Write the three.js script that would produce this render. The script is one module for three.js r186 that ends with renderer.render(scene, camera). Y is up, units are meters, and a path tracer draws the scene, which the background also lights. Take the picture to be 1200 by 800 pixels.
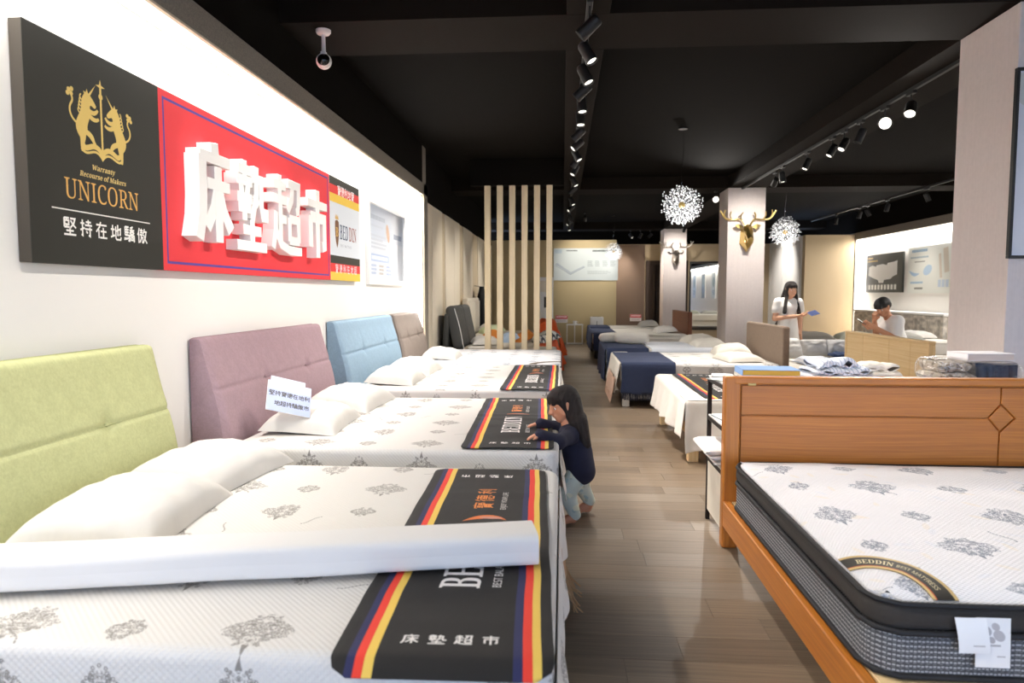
import * as THREE from 'three';
import { RoundedBoxGeometry } from 'three/addons/geometries/RoundedBoxGeometry.js';
import { ConvexGeometry } from 'three/addons/geometries/ConvexGeometry.js';
import { mergeGeometries } from 'three/addons/utils/BufferGeometryUtils.js';
import { MarchingCubes } from 'three/addons/objects/MarchingCubes.js';
import { ImprovedNoise } from 'three/addons/math/ImprovedNoise.js';
import { RectAreaLightUniformsLib } from 'three/addons/lights/RectAreaLightUniformsLib.js';
RectAreaLightUniformsLib.init();

// ---------------------------------------------------------------- camera, sky, exposure
const scene = new THREE.Scene();
const camera = new THREE.PerspectiveCamera(53.13, 1.5, 0.05, 200);
camera.position.set(0, 1.45, 0);
camera.rotation.order = 'YXZ';
camera.rotation.set(-Math.atan(56 / 800), Math.atan((59 / 800) * Math.cos(Math.atan(56 / 800))), 0);
scene.background = new THREE.Color(0.62, 0.82, 1.2);      // daylight beyond the shop window behind the camera
scene.backgroundIntensity = 9;
const renderer = new THREE.WebGLRenderer({ antialias: true });
renderer.toneMapping = THREE.LinearToneMapping;
renderer.toneMappingExposure = 0.54;
camera.focus = 4.5; camera.userData.fStop = 2.8;
renderer.shadowMap.enabled = true;
const SPOT = 26, COVE = 34;                                // candela of a track spotlight, radiance of the hidden strips
const WARM = new THREE.Color(1.0, 0.94, 0.87), NEUTRAL = new THREE.Color(1.0, 0.97, 0.93);

// ---------------------------------------------------------------- helpers
const V = (x, y, z) => new THREE.Vector3(x, y, z);
const PI = Math.PI, sin = Math.sin, cos = Math.cos, abs = Math.abs, min = Math.min, max = Math.max, sqrt = Math.sqrt;
const clamp = (x, a, b) => min(b, max(a, x)), lerp = (a, b, t) => a + (b - a) * t, smooth = (a, b, x) => { const t = clamp((x - a) / (b - a), 0, 1); return t * t * (3 - 2 * t); };
const perlin = new ImprovedNoise();
const noise = (x, y, z = 0) => perlin.noise(x + 31.7, y + 17.3, z + 5.1);
function rng(s) { return () => { s = (s + 0x6d2b79f5) | 0; let t = Math.imul(s ^ (s >>> 15), 1 | s); t = (t + Math.imul(t ^ (t >>> 7), 61 | t)) ^ t; return ((t ^ (t >>> 14)) >>> 0) / 4294967296; }; }
const taken = {};
function numbered(n) { const k = (taken[n] = (taken[n] ?? -1) + 1); return k ? n + '_' + String(k).padStart(3, '0') : n; }
const ORD = ['first', 'second', 'third', 'fourth', 'fifth', 'sixth', 'seventh', 'eighth', 'ninth', 'tenth', 'eleventh', 'twelfth', 'thirteenth', 'fourteenth', 'fifteenth', 'sixteenth', 'seventeenth', 'eighteenth'];
function thing(name, label, category, p = [0, 0, 0], turn = 0, group) {
  const o = new THREE.Group(); o.name = numbered(name); scene.add(o); o.position.set(...p); o.rotation.y = turn;
  return tag(o, label, category, group);
}
function tag(o, label, category, group, kind) {
  o.userData.label = label; o.userData.category = category; if (group) o.userData.group = group; if (kind) o.userData.kind = kind; return o;
}
function part(name, g, m, parent, label) {
  const o = new THREE.Mesh(Array.isArray(g) ? merge(g) : g, m); o.name = parent === scene ? numbered(name) : name;
  o.castShadow = o.receiveShadow = true; if (label) o.userData.label = label; parent.add(o); return o;
}
function single(name, g, m, label, category, p = [0, 0, 0], turn = 0, group) {
  const o = part(name, g, m, scene); o.position.set(...p); o.rotation.y = turn; return tag(o, label, category, group);
}
function struct(name, g, m) { const o = part(name, g, m, scene); o.userData.kind = 'structure'; return o; }
function dup(src, label, p, turn = 0) {
  const o = src.clone(); o.name = numbered(src.name.replace(/_\d{3}$/, '')); o.userData = { ...src.userData }; if (label) o.userData.label = label;
  scene.add(o); o.position.set(...p); o.rotation.y = turn; return o;
}
function flat(g) {
  const r = g.index ? g.toNonIndexed() : g;
  for (const k of Object.keys(r.attributes)) if (!['position', 'normal', 'uv'].includes(k)) r.deleteAttribute(k);
  if (!r.attributes.normal) r.computeVertexNormals();
  if (!r.attributes.uv) r.setAttribute('uv', new THREE.BufferAttribute(new Float32Array(r.attributes.position.count * 2), 2));
  r.morphAttributes = {}; r.clearGroups?.(); return r;
}
const merge = (list) => (list.length === 1 ? list[0] : mergeGeometries(list.map(flat)));
// texture coordinates in metres; the grain of a material runs along the axis ax
function tri(g, ax = 'x') {
  const r = flat(g), p = r.attributes.position, uv = r.attributes.uv, k = 'xyz'.indexOf(ax), a = V(), b = V(), c = V();
  for (let i = 0; i < p.count; i += 3) {
    a.fromBufferAttribute(p, i); b.fromBufferAttribute(p, i + 1); c.fromBufferAttribute(p, i + 2);
    const n = b.clone().sub(a).cross(c.clone().sub(a)), m = [abs(n.x), abs(n.y), abs(n.z)], d = m.indexOf(max(...m));
    let [s, t] = [0, 1, 2].filter((q) => q !== d); if (t === k) [s, t] = [t, s]; if (d === 0 && k === 0) [s, t] = [2, 1];
    [a, b, c].forEach((v, j) => uv.setXY(i + j, v.getComponent(s), v.getComponent(t)));
  }
  return r;
}
const at = (g, x = 0, y = 0, z = 0, rx = 0, ry = 0, rz = 0) => { if (rx) g.rotateX(rx); if (rz) g.rotateZ(rz); if (ry) g.rotateY(ry); g.translate(x, y, z); return g; };
const bx = (x0, x1, y0, y1, z0, z1, r = 0.004, ax = 'x') => {
  const w = abs(x1 - x0), h = abs(y1 - y0), d = abs(z1 - z0), q = min(r, w * 0.49, h * 0.49, d * 0.49);
  return tri(at(q > 0.0005 ? new RoundedBoxGeometry(w, h, d, 2, q) : new THREE.BoxGeometry(w, h, d), (x0 + x1) / 2, (y0 + y1) / 2, (z0 + z1) / 2), ax);
};
const plainBox = (x0, x1, y0, y1, z0, z1, ax) => bx(x0, x1, y0, y1, z0, z1, 0, ax);
const cyl = (r0, r1, h, x, y, z, n = 16) => at(new THREE.CylinderGeometry(r1, r0, h, n), x, y + h / 2, z);
const ball = (r, x, y, z, n = 14) => at(new THREE.SphereGeometry(r, n, max(6, n >> 1)), x, y, z);
const lathe = (pts, n = 24) => new THREE.LatheGeometry(pts.map(([r, y]) => new THREE.Vector2(r, y)), n);
const tube = (pts, r, n = 24, k = 8) => new THREE.TubeGeometry(new THREE.CatmullRomCurve3(pts.map((p) => (p.isVector3 ? p : V(...p)))), n, r, k);
function rod(a, b, r0, r1 = r0, n = 8) {
  const A = V(...a), B = V(...b), d = B.clone().sub(A), g = new THREE.CylinderGeometry(r1, r0, d.length(), n);
  g.applyQuaternion(new THREE.Quaternion().setFromUnitVectors(V(0, 1, 0), d.normalize())); g.translate((a[0] + b[0]) / 2, (a[1] + b[1]) / 2, (a[2] + b[2]) / 2); return g;
}
// a closed sheet of cloth or paper: fn(u, v) gives the upper side, thick its thickness below; uv as fn or 0..1
function sheet(fn, nu, nv, thick = 0.004, uvf = (u, v) => [u, v]) {
  const P = [], U = [], I = [], N = [];
  const e = 1e-3;
  for (let j = 0; j <= nv; j++) for (let i = 0; i <= nu; i++) {
    const u = i / nu, v = j / nv, p = fn(u, v), a = fn(min(1, u + e), v).sub(fn(max(0, u - e), v)), b = fn(u, min(1, v + e)).sub(fn(u, max(0, v - e)));
    const n = b.cross(a).normalize(); if (!(n.lengthSq() > 0.5)) n.set(0, 1, 0); P.push(p); N.push(n); U.push(uvf(u, v));
  }
  const n0 = P.length, W = nu + 1, pos = [], uv = [];
  for (let s = 0; s < 2; s++) P.forEach((p, i) => { const q = s ? p.clone().addScaledVector(N[i], -thick) : p; pos.push(q.x, q.y, q.z); uv.push(...U[i]); });
  for (let j = 0; j < nv; j++) for (let i = 0; i < nu; i++) {
    const a = j * W + i, b = a + 1, c = a + W, d = c + 1;
    I.push(a, c, b, b, c, d, n0 + a, n0 + b, n0 + c, n0 + b, n0 + d, n0 + c);
  }
  const edge = (a, b) => I.push(a, b, n0 + a, b, n0 + b, n0 + a);
  for (let i = 0; i < nu; i++) { edge(i, i + 1); edge(nv * W + i + 1, nv * W + i); }
  for (let j = 0; j < nv; j++) { edge((j + 1) * W, j * W); edge(j * W + nu, (j + 1) * W + nu); }
  const g = new THREE.BufferGeometry(); g.setAttribute('position', new THREE.Float32BufferAttribute(pos, 3)); g.setAttribute('uv', new THREE.Float32BufferAttribute(uv, 2)); g.setIndex(I);
  g.computeVertexNormals(); return g;
}
// a plump pillow lying flat, w along x, d along z
function pillowGeo(w, d, h, seed, n = 26, flange = 0.02) {
  const side = (s) => (u, v) => {
    const x = u * 2 - 1, y = v * 2 - 1, pinch = 1 - 0.07 * (1 - x * x) * y * y * abs(y) - 0, pz = 1 - 0.07 * (1 - y * y) * x * x * abs(x);
    const k = Math.pow(max(0, (1 - x ** 4) * (1 - y ** 4)), 0.55) , wr = 0.16 * noise(x * 2.3 + seed, y * 2.3, s) + 0.07 * noise(x * 6, y * 5 + seed, s * 3);
    return V(x * w / 2 * pz, s * h / 2 * k * (1 + wr) * (s < 0 ? 0.16 : 1.75) + flange * 0, y * d / 2 * pinch);
  };
  const up = side(1), lo = side(-1), P = [], U = [], I = [], W = n + 1;
  for (const f of [up, lo]) for (let j = 0; j <= n; j++) for (let i = 0; i <= n; i++) { const p = f(i / n, j / n); P.push(p.x, p.y, p.z); U.push((i / n) * w, (j / n) * d); }
  const o = W * W;
  for (let j = 0; j < n; j++) for (let i = 0; i < n; i++) { const a = j * W + i, b = a + 1, c = a + W, e = c + 1; I.push(a, c, b, b, c, e, o + a, o + b, o + c, o + b, o + e, o + c); }
  const g = new THREE.BufferGeometry(); g.setAttribute('position', new THREE.Float32BufferAttribute(P, 3)); g.setAttribute('uv', new THREE.Float32BufferAttribute(U, 2)); g.setIndex(I);
  g.computeVertexNormals(); g.translate(0, h * 0.085, 0); return g;
}
// a body from tapered capsules joined by a smooth minimum; bones are [x,y,z,r, x,y,z,r] in the thing's own space
function blob(bones, N = 60, k = 0.02, tile = 1) {
  const lo = V(1e9, 1e9, 1e9), hi = V(-1e9, -1e9, -1e9);
  for (const b of bones) for (const q of [0, 4]) { const r = b[q + 3] + k; lo.min(V(b[q] - r, b[q + 1] - r, b[q + 2] - r)); hi.max(V(b[q] + r, b[q + 1] + r, b[q + 2] + r)); }
  const c = lo.clone().add(hi).multiplyScalar(0.5), s = hi.clone().sub(lo), half = max(s.x, s.y, s.z) / 2 * 1.12;
  const mc = new MarchingCubes(N, new THREE.MeshStandardMaterial(), false, false, 400000); mc.isolation = 0;
  const B = bones.map((b) => { const d = [b[4] - b[0], b[5] - b[1], b[6] - b[2]]; return { b, d, l: d[0] * d[0] + d[1] * d[1] + d[2] * d[2] || 1e-9 }; });
  for (let z = 0; z < N; z++) for (let y = 0; y < N; y++) for (let x = 0; x < N; x++) {
    const X = c.x + (x - N / 2) / (N / 2) * half, Y = c.y + (y - N / 2) / (N / 2) * half, Z = c.z + (z - N / 2) / (N / 2) * half;
    let f = 1e3;
    for (const { b, d, l } of B) {
      const px = X - b[0], py = Y - b[1], pz = Z - b[2], t = clamp((px * d[0] + py * d[1] + pz * d[2]) / l, 0, 1);
      const q = Math.hypot(px - d[0] * t, py - d[1] * t, pz - d[2] * t) - (b[3] + (b[7] - b[3]) * t);
      if (q > f + k) continue; if (f > q + k) { f = q; continue; }
      const m = clamp(0.5 + 0.5 * (f - q) / k, 0, 1); f = f * (1 - m) + q * m - k * m * (1 - m);
    }
    mc.field[x + y * N + z * N * N] = -f;
  }
  mc.update();
  const n = mc.count, g = new THREE.BufferGeometry(), p = mc.positionArray.slice(0, n * 3), q = mc.normalArray.slice(0, n * 3);
  for (let i = 0; i < n; i++) { p[i * 3] = p[i * 3] * half + c.x; p[i * 3 + 1] = p[i * 3 + 1] * half + c.y; p[i * 3 + 2] = p[i * 3 + 2] * half + c.z; const L = Math.hypot(q[i * 3], q[i * 3 + 1], q[i * 3 + 2]) || 1; q[i * 3] /= L; q[i * 3 + 1] /= L; q[i * 3 + 2] /= L; }
  g.setAttribute('position', new THREE.BufferAttribute(p, 3)); g.setAttribute('normal', new THREE.BufferAttribute(q, 3));
  const uv = new Float32Array(n * 2); for (let i = 0; i < n; i++) { uv[i * 2] = (p[i * 3] + p[i * 3 + 2]) / tile; uv[i * 2 + 1] = p[i * 3 + 1] / tile; }
  g.setAttribute('uv', new THREE.BufferAttribute(uv, 2)); return g;
}
const capsule = (a, ra, b, rb) => [...a, ra, ...b, rb];

// ---------------------------------------------------------------- textures
function canvasTex(w, h, draw, { srgb = true, tile = null, clampEdge = false } = {}) {
  const c = document.createElement('canvas'); c.width = w; c.height = h; draw(c.getContext('2d'), w, h);
  const t = new THREE.CanvasTexture(c); if (srgb) t.colorSpace = THREE.SRGBColorSpace; t.magFilter = THREE.LinearFilter;
  t.wrapS = t.wrapT = clampEdge ? THREE.ClampToEdgeWrapping : THREE.RepeatWrapping; if (tile) t.repeat.set(1 / tile[0], 1 / tile[1]); return t;
}
function dataTex(n, f, tile, srgb = false, m = n) {
  const d = new Uint8Array(n * m * 4);
  for (let y = 0; y < m; y++) for (let x = 0; x < n; x++) { const v = f(x / n, y / m), i = (y * n + x) * 4, c = Array.isArray(v) ? v : [v, v, v]; for (let q = 0; q < 3; q++) d[i + q] = clamp(c[q] * 255, 0, 255); d[i + 3] = 255; }
  const t = new THREE.DataTexture(d, n, m); t.wrapS = t.wrapT = THREE.RepeatWrapping; t.magFilter = THREE.LinearFilter; if (srgb) t.colorSpace = THREE.SRGBColorSpace; if (tile) t.repeat.set(1 / tile[0], 1 / tile[1]); t.needsUpdate = true; return t;
}
const rw = rng(77);
const grains = new Float32Array(65536).map(() => rw());
const gr = (x, y) => grains[((x & 255) + (y & 255) * 256)];
// periodic value noise on [0,1)
function vnoise(u, v, f, s = 0, fy = f) {
  const x = u * f, y = v * fy, xi = Math.floor(x), yi = Math.floor(y), a = x - xi, b = y - yi, p = (i, j) => gr((((xi + i) % f) + f) % f + s * 37, (((yi + j) % fy) + fy) % fy + s * 91);
  const q = a * a * (3 - 2 * a), r = b * b * (3 - 2 * b); return lerp(lerp(p(0, 0), p(1, 0), q), lerp(p(0, 1), p(1, 1), q), r);
}
const weaveBump = dataTex(256, (u, v) => { const a = sin(u * 2 * PI * 64), b = sin(v * 2 * PI * 64); return 0.5 + 0.22 * (a * a > b * b ? a : b) + 0.25 * (gr(u * 256, v * 256) - 0.5); }, [0.16, 0.16]);
const meltTone = dataTex(256, (u, v) => 0.9 + 0.08 * gr(u * 256, v * 256) - 0.05 * vnoise(u, v, 40, 1) - 0.03 * vnoise(u, v, 9, 2), [0.3, 0.3], true);
const clothBump = dataTex(256, (u, v) => 0.6 * vnoise(u, v, 6, 3) + 0.3 * vnoise(u, v, 14, 4) + 0.1 * vnoise(u, v, 40, 5), [0.55, 0.55]);
const woodGrain = (lo, hi, seed, knots = 0) => dataTex(1024, (u, v) => {
  const w = v + 0.012 * sin(2 * PI * u + seed) + 0.02 * vnoise(u, v, 3, seed), a = vnoise(u, w, 3, seed + 1, 60), b = vnoise(u, w, 8, seed + 2, 128), c = vnoise(u, v, 24, seed + 3, 200), t = clamp(0.5 * a + 0.35 * b + 0.25 * c - 0.05, 0, 1);
  return [0, 1, 2].map((i) => lerp(lo[i], hi[i], t) / 255);
}, [1.6, 0.4], true, 512);
const std = (o) => new THREE.MeshStandardMaterial({ roughness: 0.8, ...o });
const phys = (o) => new THREE.MeshPhysicalMaterial({ roughness: 0.6, ...o });
const fabric = (color, o = {}) => phys({ color, map: meltTone, bumpMap: weaveBump, bumpScale: 0.0012, roughness: 0.92, sheen: 0.25, sheenRoughness: 0.6, sheenColor: new THREE.Color(color), ...o });
const frame = (x0, x1, y0, y1, b, z0, z1, r = 0.003) => [bx(x0, x1, y0, y0 + b, z0, z1, r), bx(x0, x1, y1 - b, y1, z0, z1, r), bx(x0, x0 + b, y0 + b, y1 - b, z0, z1, r), bx(x1 - b, x1, y0 + b, y1 - b, z0, z1, r)];
const linen = (color, o = {}) => std({ color, bumpMap: clothBump, bumpScale: 0.006, roughness: 0.88, ...o });
const metal = (color, roughness = 0.35) => std({ color, metalness: 1, roughness });

// lettering drawn stroke by stroke: each character on a 100 x 100 square, y down
const GLYPH = {
  chuang: '50,2 52,14;12,17 94,17;18,17 18,55 15,76 6,97;30,42 92,42;60,24 60,98;58,44 47,66 27,85;62,44 73,66 95,85',
  dian: '8,12 45,12;26,2 26,24;3,24 49,24;15,28 18,40;37,28 33,40;5,43 48,43;8,54 45,54;26,43 26,68;52,18 80,18 80,48 85,60 95,60 96,50;66,4 64,35 50,66;57,36 70,48;22,78 78,78;50,66 50,96;4,96 96,96',
  chao: '6,14 44,14;25,2 25,32;2,32 48,32;27,34 27,84;27,56 46,56;13,48 11,72 3,94;11,70 28,88 55,94 98,94;54,8 91,8 88,40 80,42;70,8 66,28 52,44;58,52 58,82;58,53 90,53 90,82;58,81 92,81',
  shi: '50,2 50,18;5,22 95,22;50,22 50,98;18,40 18,84;18,41 83,41 83,80 72,82',
  jian: '8,6 8,57;8,7 46,7;8,56 48,56;26,7 26,20;12,20 42,20 42,42 12,42 12,20;26,42 26,56;54,8 90,8 80,34 52,60;56,18 74,40 97,58;22,75 78,75;50,62 50,96;4,96 96,96',
  chi: '4,24 36,24;20,3 20,92 10,87;2,62 38,48;48,15 90,15;68,2 68,32;40,33 98,33;40,55 98,55;80,42 80,94 68,89;50,66 60,79',
  zai: '5,20 95,20;43,2 34,30 4,62;26,46 26,97;40,56 92,56;65,34 65,92;34,93 97,93',
  di: '3,34 38,34;20,8 20,76;2,81 40,68;44,46 92,27 90,62 80,65;67,4 67,72;48,14 48,84 54,93 92,93 96,76',
  jiao: '8,6 8,60;8,7 44,7;26,6 26,56;8,24 42,24;8,40 42,40;8,58 46,58 44,92 36,90;4,72 2,90;14,72 15,88;24,72 26,86;34,70 37,82;84,3 56,13;50,25 98,25;74,10 70,26 50,46;76,26 97,45;62,36 86,36 86,50 62,50 62,36;52,58 52,97;52,59 96,59 96,92 90,96;64,70 84,70 84,86 64,86 64,70',
  ao: '20,2 14,26 2,48;14,28 14,98;26,16 58,16;42,4 42,30;28,30 56,30;24,44 60,44;40,44 38,70 24,94;38,61 56,61 54,92 46,90;74,4 70,20 60,36;70,22 98,22;90,24 82,60 58,96;66,40 78,70 99,96',
  bao: '50,0 50,9;6,11 6,22;6,11 94,11 94,22;16,24 46,24;16,34 46,34;12,46 48,46;30,24 30,46;60,22 54,30;58,28 94,28;52,38 98,38;76,28 76,52;58,42 58,52 94,52 94,42;26,58 26,86;26,58 76,58 76,86;26,67 76,67;26,77 76,77;26,86 76,86;38,86 18,99;62,86 84,99',
  de: '26,2 6,26;28,26 4,52;18,46 18,98;34,12 98,12;66,2 66,24;40,26 94,26 94,44 40,44 40,26;58,26 58,44;76,26 76,44;36,55 98,55;40,66 34,88;52,64 52,92 82,92 82,84;64,62 70,76;86,64 96,82',
  li: '46,4 12,16;4,34 54,34;30,12 30,98;30,36 4,74;32,40 54,64;68,16 68,72;90,4 90,95 78,90',
};
const strokes = (g) => GLYPH[g].split(';').map((s) => s.split(' ').map((p) => p.split(',').map(Number)));
function glyph(ctx, g, x, y, s, w, color) {
  ctx.save(); ctx.translate(x, y); ctx.scale(s / 100, s / 100); ctx.strokeStyle = color; ctx.lineWidth = w; ctx.lineCap = 'butt'; ctx.lineJoin = 'miter';
  for (const st of strokes(g)) { ctx.beginPath(); st.forEach(([a, b], i) => (i ? ctx.lineTo(a, b) : ctx.moveTo(a, b))); ctx.stroke(); }
  ctx.restore();
}
function smallPrint(ctx, x, y, w, h, lines, color, seed) {         // print too small to read in the photograph
  const r = rng(seed), lh = h / lines; ctx.fillStyle = color;
  for (let l = 0; l < lines; l++) { let c = x; const end = x + w * (0.7 + 0.3 * r()); while (c < end) { const k = lh * (0.25 + 0.35 * r()); ctx.fillRect(c, y + l * lh, k * 0.8, lh * 0.55); c += k; } }
}
// ---------------------------------------------------------------- the room
const M = {
  wall: std({ color: '#f3efe8', roughness: 0.9 }), black: phys({ color: '#100d0a', roughness: 0.95, specularIntensity: 0.12 }), beam: phys({ color: '#1c1713', roughness: 0.9, specularIntensity: 0.15 }),
  granite: std({ color: '#ffffff', roughness: 0.7, map: dataTex(256, (u, v) => { const t = 0.38 + 0.16 * gr(u * 256, v * 256) + 0.05 * vnoise(u, v, 60, 3); return [t, t * 0.94, t * 0.86]; }, [0.5, 0.5], true) }),
  lip: std({ color: '#cdbfa9' }), beige: std({ color: '#cbb694', roughness: 0.85 }), sand: std({ color: '#c4b188', roughness: 0.85 }), brown: std({ color: '#7d695a' }), darkBrown: std({ color: '#4b3d34' }),
  paper: std({ color: '#ffffff', roughness: 0.85, map: dataTex(256, (u, v) => { const t = 0.95 + 0.02 * vnoise(u, v, 128, 1, 4) + 0.02 * vnoise(u, v, 40, 2, 40); return [t * 0.93, t * 0.885, t * 0.865]; }, [0.8, 0.8], true) }),
  panelA: std({ color: '#efe3cd', roughness: 0.6 }), panelB: std({ color: '#d2bf9f', roughness: 0.6 }), white: std({ color: '#f2f0ec', roughness: 0.6 }), ivory: std({ color: '#e9e0cf' }),
  slat: std({ color: '#ffffff', roughness: 0.6, map: woodGrain([222, 198, 156], [244, 224, 188], 11) }), pale: std({ color: '#ffffff', roughness: 0.55, map: woodGrain([222, 186, 130], [243, 216, 168], 5) }),
  oak: phys({ color: '#ffffff', roughness: 0.42, clearcoat: 0.25, clearcoatRoughness: 0.35, map: woodGrain([168, 96, 30], [204, 130, 48], 3) }),
  walnut: std({ color: '#ffffff', roughness: 0.5, map: woodGrain([98, 56, 34], [138, 84, 52], 8) }),
  darkMetal: std({ color: '#2b2320', metalness: 0.6, roughness: 0.5 }), gold: metal('#d2b36c', 0.32), chrome: metal('#cfd2d6', 0.15), lampBlack: std({ color: '#0e0d0d', roughness: 0.55 }),
  glow: new THREE.MeshStandardMaterial({ color: '#ffffff', emissive: '#fff6e6', emissiveIntensity: 6 }), strip: new THREE.MeshStandardMaterial({ color: '#ffffff', emissive: '#fff5e6', emissiveIntensity: 3.2 }),
  plastic: std({ color: '#f0eeea', roughness: 0.4 }), navyThrow: fabric('#2f3a59', { bumpScale: 0.002 }), cream: linen('#dcd6ca'), pillow: linen('#d6d2cb'),
};
const XL = -2.2, XR = 7.95, ZF = 4, ZB = -24, H = 3.62;
// floor: a slab and planks laid across the aisle
const floorTex = woodGrain([112, 98, 83], [150, 134, 116], 21);
const plankMats = ['#ffffff', '#efe9e2', '#dfd8d0', '#f7f0e6'].map((c) => std({ color: c, map: floorTex, roughness: 0.42 }));
{
  const floor = struct('floor', plainBox(-2.6, 8.4, -0.3, -0.006, ZB - 0.3, ZF + 0.3), std({ color: '#3c332b' }));
  const r = rng(5), L = 1.22, W = 0.19, all = [];
  const shapes = [0, 1, 2, 3, 4, 5].map((k) => { const g = bx(0, L - 0.0015, -0.006, 0, 0, W - 0.0015, 0); const uv = g.attributes.uv; for (let i = 0; i < uv.count; i++) uv.setXY(i, uv.getX(i) + k * 0.71, uv.getY(i) + k * 0.193); return g; });
  for (let j = 0; j * W < ZF - ZB; j++) { const off = -2.3 - r() * L; for (let i = 0; off + i * L < 8.1; i++) { const x = off + i * L, z = ZF - (j + 1) * W, s = (r() * 6) | 0, m = (r() * 4) | 0; all.push({ x, z, s, m, seen: x < 1.9 && x + L > -0.25 && z < -0.9 ? -z : 1e3 - z }); } }
  all.sort((a, b) => a.seen - b.seen);
  const rest = [], col = [];
  all.forEach((b, i) => {
    if (i < 290) { const o = part('plank', shapes[b.s], plankMats[b.m], floor); o.position.set(b.x, 0, b.z); } else { const g = shapes[b.s].clone().translate(b.x, 0, b.z); rest.push(g); for (let q = 0; q < g.attributes.position.count; q++) col.push(...plankMats[b.m].color.toArray()); }
  });
  const g = merge(rest); g.setAttribute('color', new THREE.Float32BufferAttribute(col, 3));
  const o = part('planking', g, std({ map: floorTex, roughness: 0.42, vertexColors: true }), floor); o.userData.kind = 'stuff';
}
struct('ceiling', plainBox(-2.6, 8.4, H, H + 0.3, ZB - 0.3, ZF + 0.3), M.black);
// left wall: a lit recess with a frame, then upright panels
struct('wall_left', plainBox(-2.5, XL, 0, 2.9, -10.0, ZF), M.wall);
struct('wall_left_upper', plainBox(-2.5, -2.05, 2.9, H, -10.0, ZF), [M.black][0]);
struct('trim_1', bx(-2.05, -2.035, 2.9, 3.06, -10.3, ZF, 0.003), M.granite);
struct('trim_2', bx(-2.05, -2.03, 2.885, 2.9, -10.0, ZF, 0.002), M.lip);
struct('trim_3', [bx(-2.5, -2.035, 0, 3.06, -10.3, -10.0, 0.003), plainBox(-2.5, -2.06, 3.06, H, -10.3, -10.0)], M.granite);
struct('trim_4', bx(-2.05, -2.03, 0, 2.885, -10.02, -9.998, 0.002), M.lip);
{ // panelled stretch
  const w = struct('wall_left_panelled', [plainBox(-2.5, -2.13, 0, 2.87, -20.3, -10.3)], M.panelB);
  struct('trim_5', [plainBox(-2.5, -2.11, 2.87, H, -20.3, -10.3)], M.black);
  let d = 10.32, i = 0; for (const k of [0.62, 0.95, 0.3, 1.0, 0.72, 0.5, 1.1, 0.4, 1.05, 0.8, 0.5, 1.1, 0.9]) { if (d + k > 20.3) break; part('wall_panel', bx(-2.13, i % 3 === 2 ? -2.105 : -2.09, 0.02, 2.86, -(d + k - 0.02), -d, 0.006, 'y'), i % 3 === 2 ? M.panelB : M.panelA, w); d += k; i++; }
}
// back of the shop
{
  const w = struct('wall_back', plainBox(1.58, 6.5, 0, 3.02, -22.5, -22.2), M.beige);
  part('wall_panel', bx(1.62, 2.62, 0.02, 3.0, -22.2, -22.16, 0.005, 'y'), M.brown, w);
  struct('wall_back_left', plainBox(-2.5, 1.58, 0, 3.02, -20.5, -20.3), M.sand);
  struct('wall_back_return', plainBox(1.4, 1.58, 0, 3.02, -22.2, -20.5), M.sand);
  struct('wall_back_right', plainBox(6.5, XR, 0, 3.02, -19.2, -19.0), M.beige);
  struct('wall_back_upper', [plainBox(-2.5, 8.2, 3.02, H, -24, -22.5), plainBox(-2.5, 8.2, 0, 3.02, -24.2, -23.9)], M.black);
  const mo = struct('wall_back_moulded', plainBox(6.5, 6.8, 0, 3.02, -22.2, -19.2), M.white);
  for (const [z0, z1] of [[-19.35, -20.55], [-20.8, -22.05]]) for (const [y0, y1] of [[0.12, 0.82], [1.0, 2.85]]) {
    const f = []; for (const [a, b, c, e] of [[y0, y0 + 0.045, z0, z1], [y1 - 0.045, y1, z0, z1], [y0 + 0.045, y1 - 0.045, z0, z0 - 0.045], [y0 + 0.045, y1 - 0.045, z1 + 0.045, z1]]) f.push(bx(6.484, 6.5, a, b, e, c, 0.005)); part('moulding', f, M.white, mo);
  }
  const dr = struct('door_1', [bx(2.66, 2.74, 0, 2.42, -22.2, -22.14), bx(3.9, 3.98, 0, 2.42, -22.2, -22.14), bx(2.66, 3.98, 2.42, 2.5, -22.2, -22.14)], M.darkBrown);
  part('door_panel', bx(2.74, 3.9, 0, 2.42, -22.2, -22.17), M.darkBrown, dr);
}
// right wall with its own lit recess
struct('wall_right', plainBox(7.95, 8.3, 0, 2.88, -19.0, ZF), M.wall);
struct('wall_right_upper', plainBox(7.8, 8.3, 2.88, H, -22.5, ZF), M.black);
struct('trim_6', [bx(7.78, 8.3, 0, 3.06, -19.28, -19.0), bx(7.78, 7.8, 2.88, 3.06, -19.0, ZF, 0.003)], M.granite);
// shop front behind the camera: piers, a sill and a lintel around two wide panes
{
  const w = struct('wall_front', [plainBox(-2.5, -1.9, 0, H, ZF, ZF + 0.3), plainBox(7.4, 8.3, 0, H, ZF, ZF + 0.3), plainBox(-2.5, 8.3, 3.0, H, ZF, ZF + 0.3), plainBox(-2.5, 8.3, 0, 0.25, ZF, ZF + 0.3), plainBox(2.7, 2.9, 0, H, ZF, ZF + 0.3)], M.black);
  for (const [n, a, b] of [[1, -1.9, 2.7], [2, 2.9, 7.4]]) { const o = struct('window_' + n, frame(a, b, 0.25, 3.0, 0.06, ZF + 0.1, ZF + 0.2), M.lampBlack); part('pane', plainBox(a + 0.06, b - 0.06, 0.31, 2.94, ZF + 0.148, ZF + 0.152), phys({ color: '#ffffff', transmission: 1, roughness: 0, thickness: 0 }), o); }
  struct('pavement', plainBox(-14, 20, -0.3, -0.05, ZF + 0.3, ZF + 14), std({ color: '#8b8883' }));
}
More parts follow.
